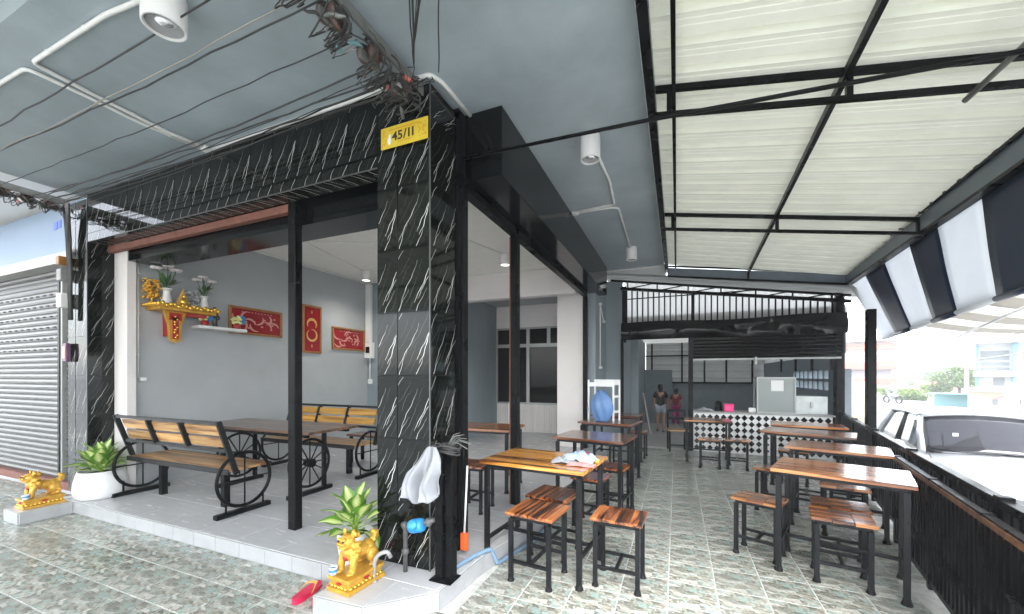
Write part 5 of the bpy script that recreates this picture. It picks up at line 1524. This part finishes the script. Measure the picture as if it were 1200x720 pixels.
sb = thing('steel_cabinet', 'low steel cabinet wrapped in film at the right end of the counter', 'cabinet', (2.28, 8.95, .784))
MB().box(-.24, .24, -.17, .17, 0, .33, c=.006).build('body', M_['film'], sb); MB().box(-.02, .02, -.19, -.171, .12, .22).build('handle', M_['alu'], sb)
o = MB(); o.box(-.085, .085, -.06, .06, 0, .13, c=.008); o.box(-.09, .09, -.065, .065, .131, .15, c=.006)
tag(o.build('pink_box', M_['box_pink'], loc=(.95, 8.88, .784)), 'bright pink lidded box on the checkered counter', 'box')
crumple('white folded cloth at the left end of the checkered counter', 'folded_cloth', 'cloth', (.52, 8.86, .784), .15, .09, .08, 'cloth_white', 9)
o = MB().lathe([(.07, 0), (.075, .01), (.06, .16), (.03, .20), (.001, .2)], 16); tag(o.build('dark_pot', M_['black'], loc=(.78, 8.98, .784)), 'dark round pot left of the pink box', 'pot')
o = MB().box(-.06, .06, -.02, .02, 0, .09, c=.004); tag(o.build('tissue_box', M_['white_paint'], loc=(1.34, 8.8, .784)), 'small white tissue box left of the glass case', 'box')
lp = MB().bar((-0.72, 12.6, -.28), (-0.95, 12.75, .95), .03, .03); tag(lp.build('leaning_pole', M_['wall_light']), 'pale pole leaning in the passage left of the women', 'pole')

# banner board beyond the post
bd = MB(); bd.box(2.93, 3.32, 9.38, 9.41, .55, 1.38); bd.box(2.94, 2.97, 9.41, 9.43, -.7, .6); bd.box(3.28, 3.31, 9.41, 9.43, -.7, .6)
tag(bd.build('board', M_['cream_board']), 'blank cream board standing outside behind the eave post', 'board')

# ------------------------------------------------------------------ people in the passage
def skin(name, verts, edges, radii, m, parent, root=0, levels=1):
    me = bpy.data.meshes.new(name); me.from_pydata(verts, edges, []); me.materials.append(m)
    o = bpy.data.objects.new(name, me); C.objects.link(o); o.parent = parent
    md = o.modifiers.new('skin', 'SKIN'); md.use_smooth_shade = True
    sv = me.skin_vertices[0].data
    for i, r in enumerate(radii):
        sv[i].radius = r if isinstance(r, tuple) else (r, r)
        sv[i].use_root = (i == root)
    mod(o, 'SUBSURF', levels=levels, render_levels=levels)
    return o
def person(label, loc, rz, H, shirt, legs, leg_len, step, head_tilt=0.0, bend=0.0, shoe='hair'):
    t = thing('person', label, 'person', loc, rz); s = H/1.6
    def V(x, y, z): return (x*s, (y + bend*max(0, z - .85))*s, z*s - (bend*max(0, z - .85)*.25)*s)
    body = [V(0, 0, .88), V(0, .01, 1.05), V(0, 0, 1.24), V(0, 0, 1.36), V(0, .01, 1.43), V(0, .02, 1.50),
            V(-.085, 0, .84), V(-.095, step*.5, .47), V(-.095, step, .09), V(-.095, step + .11, .03),
            V(.085, 0, .84), V(.095, -step*.4, .47), V(.095, -step*1.3, .09), V(.095, -step*1.3 + .11, .03),
            V(-.15, 0, 1.32), V(-.215, .02, 1.10), V(-.225, .10, .88), V(-.225, .13, .79),
            V(.15, 0, 1.32), V(.215, .03, 1.10), V(.23, .12, .90), V(.23, .16, .82)]
    ed = [(0,1),(1,2),(2,3),(3,4),(4,5),(0,6),(6,7),(7,8),(8,9),(0,10),(10,11),(11,12),(12,13),(3,14),(14,15),(15,16),(16,17),(3,18),(18,19),(19,20),(20,21)]
    ra = [.12, .10, .115, .085, .045, .075, .085, .055, .038, .035, .085, .055, .038, .035, .05, .038, .030, .028, .05, .038, .030, .028]
    skin('body', body, ed, [r*s for r in ra], M_['skin'], t)
    sh_v = [V(0, 0, .86), V(0, .01, 1.05), V(0, 0, 1.26), V(0, 0, 1.39), V(-.15, 0, 1.33), V(-.20, .015, 1.16), V(.15, 0, 1.33), V(.20, .02, 1.16)]
    skin('shirt', sh_v, [(0,1),(1,2),(2,3),(2,4),(4,5),(2,6),(6,7)], [r*s for r in (.155, .135, .145, .06, .075, .065, .075, .065)], M_[shirt], t, 1)
    ll = leg_len
    k1 = lambda i: tuple(Vector(body[i]))
    lerp = lambda a, b, f: tuple(Vector(a).lerp(Vector(b), f))
    if ll < .6: pv = [k1(0), k1(6), lerp(k1(6), k1(7), .55), k1(10), lerp(k1(10), k1(11), .55)]; pe = [(0,1),(1,2),(0,3),(3,4)]; pr = (.145, .10, .095, .10, .095)
    else: pv = [k1(0), k1(6), k1(7), lerp(k1(7), k1(8), .9), k1(10), k1(11), lerp(k1(11), k1(12), .9)]; pe = [(0,1),(1,2),(2,3),(0,4),(4,5),(5,6)]; pr = (.15, .105, .08, .065, .105, .08, .065)
    skin('trousers' if ll > .6 else 'shorts', pv, pe, [r*s for r in pr], M_[legs], t)
    hd_ = Vector(V(0, .03, 1.53))
    h = MB(); h.ball(hd_, (.082*s, .095*s, .115*s), 16); h.ball(hd_ + Vector((0, .095*s, -.02*s)), (.014*s, .02*s, .02*s), 8)
    for sx in (-1, 1): h.ball(hd_ + Vector((sx*.083*s, .005, -.01*s)), (.012*s, .02*s, .028*s), 8)
    h.build('head', M_['skin'], t)
    hr = MB(); hr.ball(hd_ + Vector((0, -.022*s, .022*s)), (.097*s, .098*s, .118*s), 16); hr.ball(hd_ + Vector((0, -.07*s, -.11*s)), (.075*s, .04*s, .10*s), 12)
    hr.ball(hd_ + Vector((0, -.085*s, .06*s)), (.04*s, .04*s, .04*s), 10)
    hr.build('hair', M_['hair'], t)
    fm = MB()
    for sx in (-1, 1): fm.ball(hd_ + Vector((sx*.03*s, .088*s, .008*s)), (.012*s, .006*s, .007*s), 8)
    fm.ball(hd_ + Vector((0, .087*s, -.055*s)), (.025*s, .006*s, .007*s), 8)
    fm.build('face', M_['hair'], t)
    for i in (9, 13):
        b = Vector(body[i]); MB().ball((b.x, b.y - .05*s, .025*s), (.045*s, .12*s, .03*s), 10).build('shoe', M_[shoe], t)
    for i, sx in ((17, -1), (21, 1)):
        b = Vector(body[i])
        for k in range(5):
            d = Vector((sx*(-.02 if k == 4 else .0), (-.03 + k*.014) if k < 4 else .035, -.075 + abs(k - 1.5)*.006 if k < 4 else -.045))*s
            MB().tube([b, b + d*.6 + Vector((sx*-.004, 0, 0)), b + d + Vector((sx*-.012*s, 0, 0))], [.010*s, .009*s, .006*s], 6).build('finger', M_['skin'], t)
    return t
person('woman with dark hair in a black tee and pale denim shorts walking away', (-.47, 13.3, -.28), R(2), 1.46, 'shirt_black', 'denim_pale', .4, .10)
person('person in a maroon top and magenta trousers further down the passage', (-.03, 14.7, -.28), R(-6), 1.30, 'shirt_maroon', 'pants_magenta', .9, .06, shoe='white_paint', bend=.12)

# ------------------------------------------------------------------ parked car
car = thing('parked_car', 'silver white car parked nose first beyond the fence', 'car', (4.29, 8.58, ZST), R(168.5))
def car_body(o):
    st = [(-2.30, .50, .95, .78), (-2.22, .36, 1.04, .84), (-1.6, .30, 1.07, .88), (-.6, .28, 1.08, .89), (.4, .28, 1.10, .89), (1.0, .29, 1.13, .885), (1.35, .30, 1.09, .88), (1.9, .32, 1.02, .85), (2.2, .36, .94, .78), (2.32, .45, .80, .66)]
    n = 15; vs = []
    for y, zb, zt, hw in st:
        pr = [(0, zb), (.70, zb), (.93, zb + .10), (1.0, zb + .30*(zt - zb) + .03), (.995, zb + .62*(zt - zb)), (.95, zt - .07), (.86, zt - .012), (.45, zt + .018 if y < 1.02 else zt + .03), (0, zt + .022 if y < 1.02 else zt + .04)]
        ring = [(hw*a, b) for a, b in pr] + [(-hw*a, b) for a, b in pr[-2:0:-1]]
        for a, b in ring: vs.append((a, y, b))
    m = len(vs)//len(st)
    fs = [(i*m + k, i*m + (k+1) % m, (i+1)*m + (k+1) % m, (i+1)*m + k) for i in range(len(st)-1) for k in range(m)]
    fs += [tuple(range(m)), tuple((len(st)-1)*m + k for k in range(m))[::-1]]
    o.add(vs, fs, 0, True)
b_ = MB(); car_body(b_); ob = b_.build('body', M_['car_paint'], car); mod(ob, 'SUBSURF', levels=1, render_levels=1)
# cabin: pillars + roof
FB = lambda s: Vector((s*.75, 1.00, 1.12)); FT = lambda s: Vector((s*.60, .22, 1.575))
RB = lambda s: Vector((s*.75, -2.05, 1.07)); RT = lambda s: Vector((s*.57, -1.72, 1.55))
MBp = lambda s: Vector((s*.775, -.35, 1.085)); MT = lambda s: Vector((s*.605, -.55, 1.605))
for s in (-1, 1):
    MB().tube([FB(s), FB(s).lerp(FT(s), .5) + Vector((s*.012, 0, .02)), FT(s)], [.045, .038, .04], 8).build('front_pillar', M_['car_paint'], car)
    MB().tube([RB(s), RT(s)], [.07, .05], 8).build('rear_pillar', M_['car_paint'], car)
for s in (-1, 1): MB().tube([MBp(s), MT(s)], [.045, .035], 8).build('door_pillar', M_['car_dark'], car)
rfm = MB()
rfm.grid(lambda u, v: (((u - .5)*2)*(.61 + .02*math.sin(PI*v)), .24 - 1.98*v, 1.565 + .055*(1 - ((u - .5)*2)**2) + .035*math.sin(PI*min(1, v*.95 + .05)) - .02*v), 10, 12)
mod(rfm.build('roof', M_['car_paint'], car), 'SOLIDIFY', thickness=.05)
def pane(name, a, b, c, d, m='car_glass', bulge=.03, nrm=None):
    g_ = MB(); nv = (b - a).cross(d - a).normalized()
    if nrm is not None and nv.dot(nrm) < 0: nv = -nv
    g_.grid(lambda u, v: tuple(a.lerp(b, u).lerp(d.lerp(c, u), v) + nv*bulge*(1 - ((u-.5)*2)**2)), 10, 6)
    mod(g_.build(name, M_[m], car), 'SOLIDIFY', thickness=.004)
pane('windshield', FB(-1), FB(1), FT(1), FT(-1), bulge=.05, nrm=Vector((0, 1, .5)))
pane('rear_window', RB(-1), RB(1), RT(1), RT(-1), nrm=Vector((0, -1, .5)))
for s in (-1, 1):
    pane('front_window', FB(s) + Vector((0, -.06, -.02)), MBp(s), MT(s), FT(s), bulge=.012, nrm=Vector((s, 0, 0)))
    pane('rear_side_window', MBp(s), RB(s) + Vector((0, .1, 0)), RT(s) + Vector((0, .05, 0)), MT(s), bulge=.012, nrm=Vector((s, 0, 0)))
    m_ = MB(); m_.ball((s*.98, .78, 1.17), (.105, .075, .085), 14); m_.build('mirror', M_['car_paint'], car)
    MB().bar((s*.84, .80, 1.10), (s*.93, .78, 1.14), .05, .04).build('mirror_arm', M_['car_dark'], car)
    h_ = MB(); h_.ball((s*.62, 2.14, .78), (.17, .16, .09), 12); h_.build('headlight', M_['silver_foil'], car)
    for y in (-1.45, 1.45):
        w_ = MB(); w_.lathe([(.20, -.10), (.315, -.10), (.335, -.07), (.335, .07), (.315, .10), (.20, .10)], 28, M=Matrix.Translation((s*.80, y, .335)) @ Matrix.Rotation(PI/2, 4, 'Y'))
        wo = w_.build('tyre', M_['tyre'], car)
        MB().lathe([(.001, -.08), (.2, -.095), (.21, .095), (.001, .08)], 20, M=Matrix.Translation((s*.80, y, .335)) @ Matrix.Rotation(PI/2, 4, 'Y')).build('rim', M_['alu'], car)
    st_ = MB(); st_.box(s*.37 - .22, s*.37 + .22, -.42, -.22, .6, 1.25, c=.06); st_.box(s*.37 - .11, s*.37 + .11, -.40, -.28, 1.27, 1.45, c=.04)
    st_.build('seat', M_['shirt_maroon'], car)
    MB().tube([(s*.05 + .05, 1.07, 1.155), (s*.05 + .62, 1.02, 1.18)], .010, 6).build('wiper', M_['car_dark'], car)
MB().box(-.70, .70, .55, .98, .95, 1.06, c=.03).build('dashboard', M_['car_dark'], car)
MB().tube([(-.37 + .17*math.cos(2*PI*k/24), .45, 1.10 + .17*math.sin(2*PI*k/24)) for k in range(24)], .014, 6, closed=True).build('steering_wheel', M_['car_dark'], car)
for s_ in (-1, 1):
    for y_ in (.62, -.42, -1.35):
        MB().tube([(s_*.893, y_, .42), (s_*.900, y_, .70), (s_*.872, y_ - .02, 1.02)], .006, 6).build('door_seam', M_['car_dark'], car)
    for y_ in (-.28, -1.2): MB().tube([(s_*.895, y_, .88), (s_*.915, y_ - .06, .885), (s_*.895, y_ - .13, .88)], .012, 6).build('door_handle', M_['car_paint'], car)
    MB().tube([(s_*.70, 1.05, 1.145), (s_*.76, 1.6, 1.07), (s_*.70, 2.12, .955)], .005, 6).build('bonnet_seam', M_['car_dark'], car)
MB().box(-.45, .45, 2.25, 2.335, .52, .68, c=.02).build('grille', M_['car_dark'], car)
MB().box(.30, .36, .695, .70, 1.33, 1.39).build('sticker', M_['white_paint'], car)

# ------------------------------------------------------------------ beyond the street
def at(u, d):
    r_ = (u - 600)/463.0*d
    return (r_*CA - d*SA, r_*SA + d*CA)
def zat(v, d): return 1.5 + (440 - v)*d/463.0
def block(name, label, u0, u1, d, vt, m, depth=8.0, parts=()):
    """a building whose street face runs square to the line of sight at distance d"""
    a = Vector((*at(u0, d), 0)); e = a.normalized(); p = Vector((e.y, -e.x, 0)); e1 = Vector((*at(u1, 1.0), 0))
    L = (a.x*e1.y - a.y*e1.x)/(e1.x*p.y - e1.y*p.x)
    t = thing(name, label, 'building', (a.x, a.y, ZST), math.atan2(p.y, p.x))
    H = zat(vt, d) - ZST
    MB().box(0, L, 0, depth, 0, H).build('wall', M_[m], t)
    for nm, mm, x0, x1, v0, v1, y0, y1 in parts:
        MB().box(L*x0, L*x1, y0, y1, zat(v1, d) - ZST, zat(v0, d) - ZST).build(nm, M_[mm], t)
    return t
block('apartment_block', 'white apartment block with red bands beside the eave post', 985, 1051, 48, 402, 'bld_white', 12,
      [('red_band', 'bld_red', 0, .995, 425, 433, -.8, -.003), ('red_band', 'bld_red', 0, .995, 443, 450, -.8, -.003), ('roof_overhang', 'bld_white', -.05, 1.08, 398, 402, -1.2, 12.2),
       ('window_band', 'bld_grey', .05, .9, 417, 424, -.05, -.004), ('window_band', 'bld_grey', .05, .9, 434, 442, -.05, -.004), ('red_band', 'bld_red', 0, .995, 405, 411, -.8, -.003)])
rb = block('balcony_building', 'grey and blue building with balconies on the right across the street', 1143, 1290, 30, 398, 'bld_white', 10,
      [('blue_pillar', 'bld_blue', .32, .37, 405, 448, -1.0, -.003), ('blue_pillar', 'bld_blue', 0.0, .03, 405, 452, -.4, -.003), ('balcony_floor', 'bld_white', -.02, .36, 436, 441, -1.6, -.003),
       ('recess', 'bld_grey', .05, .30, 412, 434, -.05, -.004), ('balcony_rail', 'bld_grey', .0, .31, 424, 425, -1.5, -1.45), ('balcony_rail', 'bld_grey', .0, .31, 430, 431, -1.5, -1.45), ('dark_door', 'bld_grey', .16, .26, 443, 452, -.06, -.005), ('upper_balcony', 'bld_white', -.02, .7, 400, 404, -1.8, -.003), ('window', 'bld_grey', .42, .62, 412, 434, -.05, -.004)])
cs = block('cream_shop', 'low cream shop with flat canopy before the balcony building', 1134, 1176, 24, 457, 'bld_cream', 4,
      [('canopy', 'bld_white', -.12, 1.5, 455, 458, -1.5, -.003), ('dark_window', 'bld_grey', .70, .85, 467, 474, -.05, -.004)])
hs_ = block('red_roof_house', 'low house with a red tiled roof in the distance', 1068, 1112, 60, 459, 'bld_white', 8, [('window', 'bld_grey', .3, .6, 463, 470, -.05, -.004)])
L_ = 4.6; Hh = zat(459, 60) - ZST
rr_ = MB(); rr_.add([(-.6, -1, Hh), (L_ + .6, -1, Hh), (L_ + .6, 9, Hh), (-.6, 9, Hh), (.8, 4, Hh + 1.6), (L_ - .8, 4, Hh + 1.6)], [(0, 1, 5, 4), (2, 3, 4, 5), (1, 2, 5), (3, 0, 4), (3, 2, 1, 0)])
rr_.build('roof', M_['roof_red'], hs_)
def tree(label, u, d, vtop, w_px, m, seed, name='leafy_tree'):
    x, y = at(u, d); H = zat(vtop, d) - ZST; Rr = w_px*d/463/2
    t = thing(name, label, 'tree', (x, y, ZST)); q = random.Random(seed)
    tr = MB(); tr.tube([(0, 0, 0), (.05, 0, H*.3), (0, .05, H*.6)], [.16, .12, .06], 8)
    for k in range(6):
        a = q.uniform(0, 6.28); tr.tube([(0, 0, H*(.3 + .05*k)), (math.cos(a)*Rr*.6, math.sin(a)*Rr*.6, H*(.5 + .07*k))], [.05, .02], 6)
    tr.build('trunk', M_['bark'], t)
    vs, fs = [], []
    cl_ = [(q.gauss(0, Rr*.45), q.gauss(0, Rr*.45), H*q.uniform(.42, .92), Rr*q.uniform(.22, .42)) for _ in range(16)]
    for k in range(2600):
        c = cl_[k % 16]; v = Vector((q.gauss(0, 1), q.gauss(0, 1), q.gauss(0, 1))).normalized()*c[3]*q.uniform(.5, 1.05)
        p = Vector(c[:3]) + v; p.z = min(p.z, H)
        a = Vector((q.uniform(-1, 1), q.uniform(-1, 1), q.uniform(-1, 1))).normalized()*.09*max(1, d/30); b = a.cross(Vector((q.uniform(-1, 1), q.uniform(-1, 1), q.uniform(-1, 1)))).normalized()*.06*max(1, d/30)
        o_ = len(vs); vs += [p - a, p + b, p + a, p - b]; fs.append((o_, o_+1, o_+2, o_+3))
    MB().add(vs, fs).build('crown', M_[m], t)
tree('leafy green tree behind the utility pole across the street', 1124, 42, 431, 44, 'foliage', 1)
tree('small pale green tree left of the leafy one across the street', 1103, 44, 452, 26, 'foliage_light', 2)
tree('low bushy green tree beyond the car roof near the apartment block', 1052, 38, 456, 36, 'foliage_light', 3)
tree('dusky tree far down the street', 1078, 80, 448, 30, 'foliage', 4)
tree('thin spreading tree behind the red roof', 1096, 70, 436, 24, 'foliage', 5)
tree('low green bush beyond the car at the street side', 1066, 36, 462, 24, 'foliage', 6)
def pole(label, u, d, vt):
    x, y = at(u, d); t = thing('utility_pole', label, 'utility pole', (x, y, ZST)); H = zat(vt, d) - ZST
    MB().tube([(0, 0, 0), (0, 0, H)], [.16, .11], 10).build('shaft', M_['bld_white'], t)
    MB().box(-.8, .8, -.05, .05, H - .5, H - .4).build('crossarm', M_['bld_grey'], t)
pole('concrete utility pole before the leafy tree', 1133, 34, 418); pole('far utility pole above the red roof', 1100, 62, 436)
def cable(label, u0, v0, d0, u1, v1, d1, r=.03, sag=.3):
    a = Vector((*at(u0, d0), zat(v0, d0))); b = Vector((*at(u1, d1), zat(v1, d1)))
    pts = [a.lerp(b, k/16) - Vector((0, 0, sag*4*(k/16)*(1 - k/16))) for k in range(17)]
    tag(MB().tube(pts, r, 6).build('street_cable', M_['bld_grey']), label, 'cable')
cable('dark cable crossing the sky above the car', 1000, 428, 20, 1260, 402, 14)
cable('thin cable from the utility pole to the balcony building', 1133, 424, 34, 1230, 410, 28, .025)
# parasol stall
x, y = at(1196, 17)
ps = thing('parasol', 'faded blue and red parasol on the far side of the street', 'parasol', (x, y, ZST))
MB().tube([(0, 0, 0), (0, 0, 1.55)], .025, 8).build('shaft', M_['alu'], ps)
for k in range(8):
    a0, a1 = 2*PI*k/8, 2*PI*(k+1)/8
    MB().add([(0, 0, 1.55), (math.cos(a0)*.75, math.sin(a0)*.75, 1.2), (math.cos((a0+a1)/2)*.72, math.sin((a0+a1)/2)*.72, 1.23), (math.cos(a1)*.75, math.sin(a1)*.75, 1.2)], [(0, 1, 2, 3)]).build('canopy_panel', M_['canvas_red' if k % 3 == 0 else 'canvas_blue'], ps)
x, y = at(1120, 26)
tb = thing('blue_stall', 'low turquoise tarpaulin stall under the trees', 'stall', (x, y, ZST), R(-40))
MB().box(-1.2, 1.2, -.6, .6, 1.0, 1.05).build('tarpaulin', M_['tape_teal'], tb); MB().box(-1.15, 1.15, .5, .55, .0, 1.0).build('back_sheet', M_['tape_teal'], tb)
for sx in (-1, 1): MB().box(sx*1.1 - .03, sx*1.1 + .03, -.55, -.49, 0, 1.0).build('leg', M_['alu'], tb)
# motorbike far down the street
x, y = at(1046, 32)
mbk = thing('motorbike', 'small dark motorbike with rider seen far down the street', 'motorbike', (x, y, ZST), R(20))
for yy in (-.55, .55):
    MB().tube([(0, yy + .26*math.cos(2*PI*k/20), .28 + .26*math.sin(2*PI*k/20)) for k in range(20)], .05, 8, closed=True).build('wheel', M_['tyre'], mbk)
o = MB(); o.bar((0, -.5, .6), (0, .3, .55), .22, .2, c=.05); o.bar((0, .3, .5), (0, .5, .95), .14, .18, c=.04); o.build('bike_body', M_['bld_grey'], mbk)
MB().tube([(-.3, .42, 1.0), (.3, .42, 1.0)], .02, 8).build('handlebar', M_['car_dark'], mbk)
rd_ = thing('person', 'rider on the small motorbike down the street in a blue top', 'person', (x, y, ZST), R(20))
skin('body', [(0, -.2, .72), (0, -.12, 1.0), (0, -.05, 1.25), (0, -.03, 1.36), (0, .0, 1.5), (-.12, .1, .65), (-.12, .12, .3), (.12, .1, .65), (.12, .12, .3), (-.18, -.03, 1.22), (-.24, .15, 1.05), (-.25, .4, 1.02), (.18, -.03, 1.22), (.24, .15, 1.05), (.25, .4, 1.02)],
     [(0,1),(1,2),(2,3),(3,4),(0,5),(5,6),(0,7),(7,8),(2,9),(9,10),(10,11),(2,12),(12,13),(13,14)], [.14, .13, .13, .06, .10, .08, .05, .08, .05, .06, .045, .035, .06, .045, .035], M_['denim_pale'], rd_)
MB().ball((0, .0, 1.53), (.10, .11, .12), 12).build('helmet', M_['white_paint'], rd_)

# ------------------------------------------------------------------ thin haze box added to wash out the far street
hz = MB().box(-402, 402, -402, 402, ZST - 1.2, 9.0).build('haze', bpy.data.materials.new('washout_haze'))
tag(hz, kind='stuff')
hm = hz.data.materials[0]; hm.use_nodes = True
n, l = hm.node_tree.nodes, hm.node_tree.links
for x in list(n):
    if x.type == 'BSDF_PRINCIPLED': n.remove(x)
pv = n.new('ShaderNodeVolumePrincipled'); pv.inputs['Color'].default_value = (0.93, 0.95, 0.97, 1); pv.inputs['Density'].default_value = 0.0032
l.new(pv.outputs[0], n['Material Output'].inputs['Volume'])
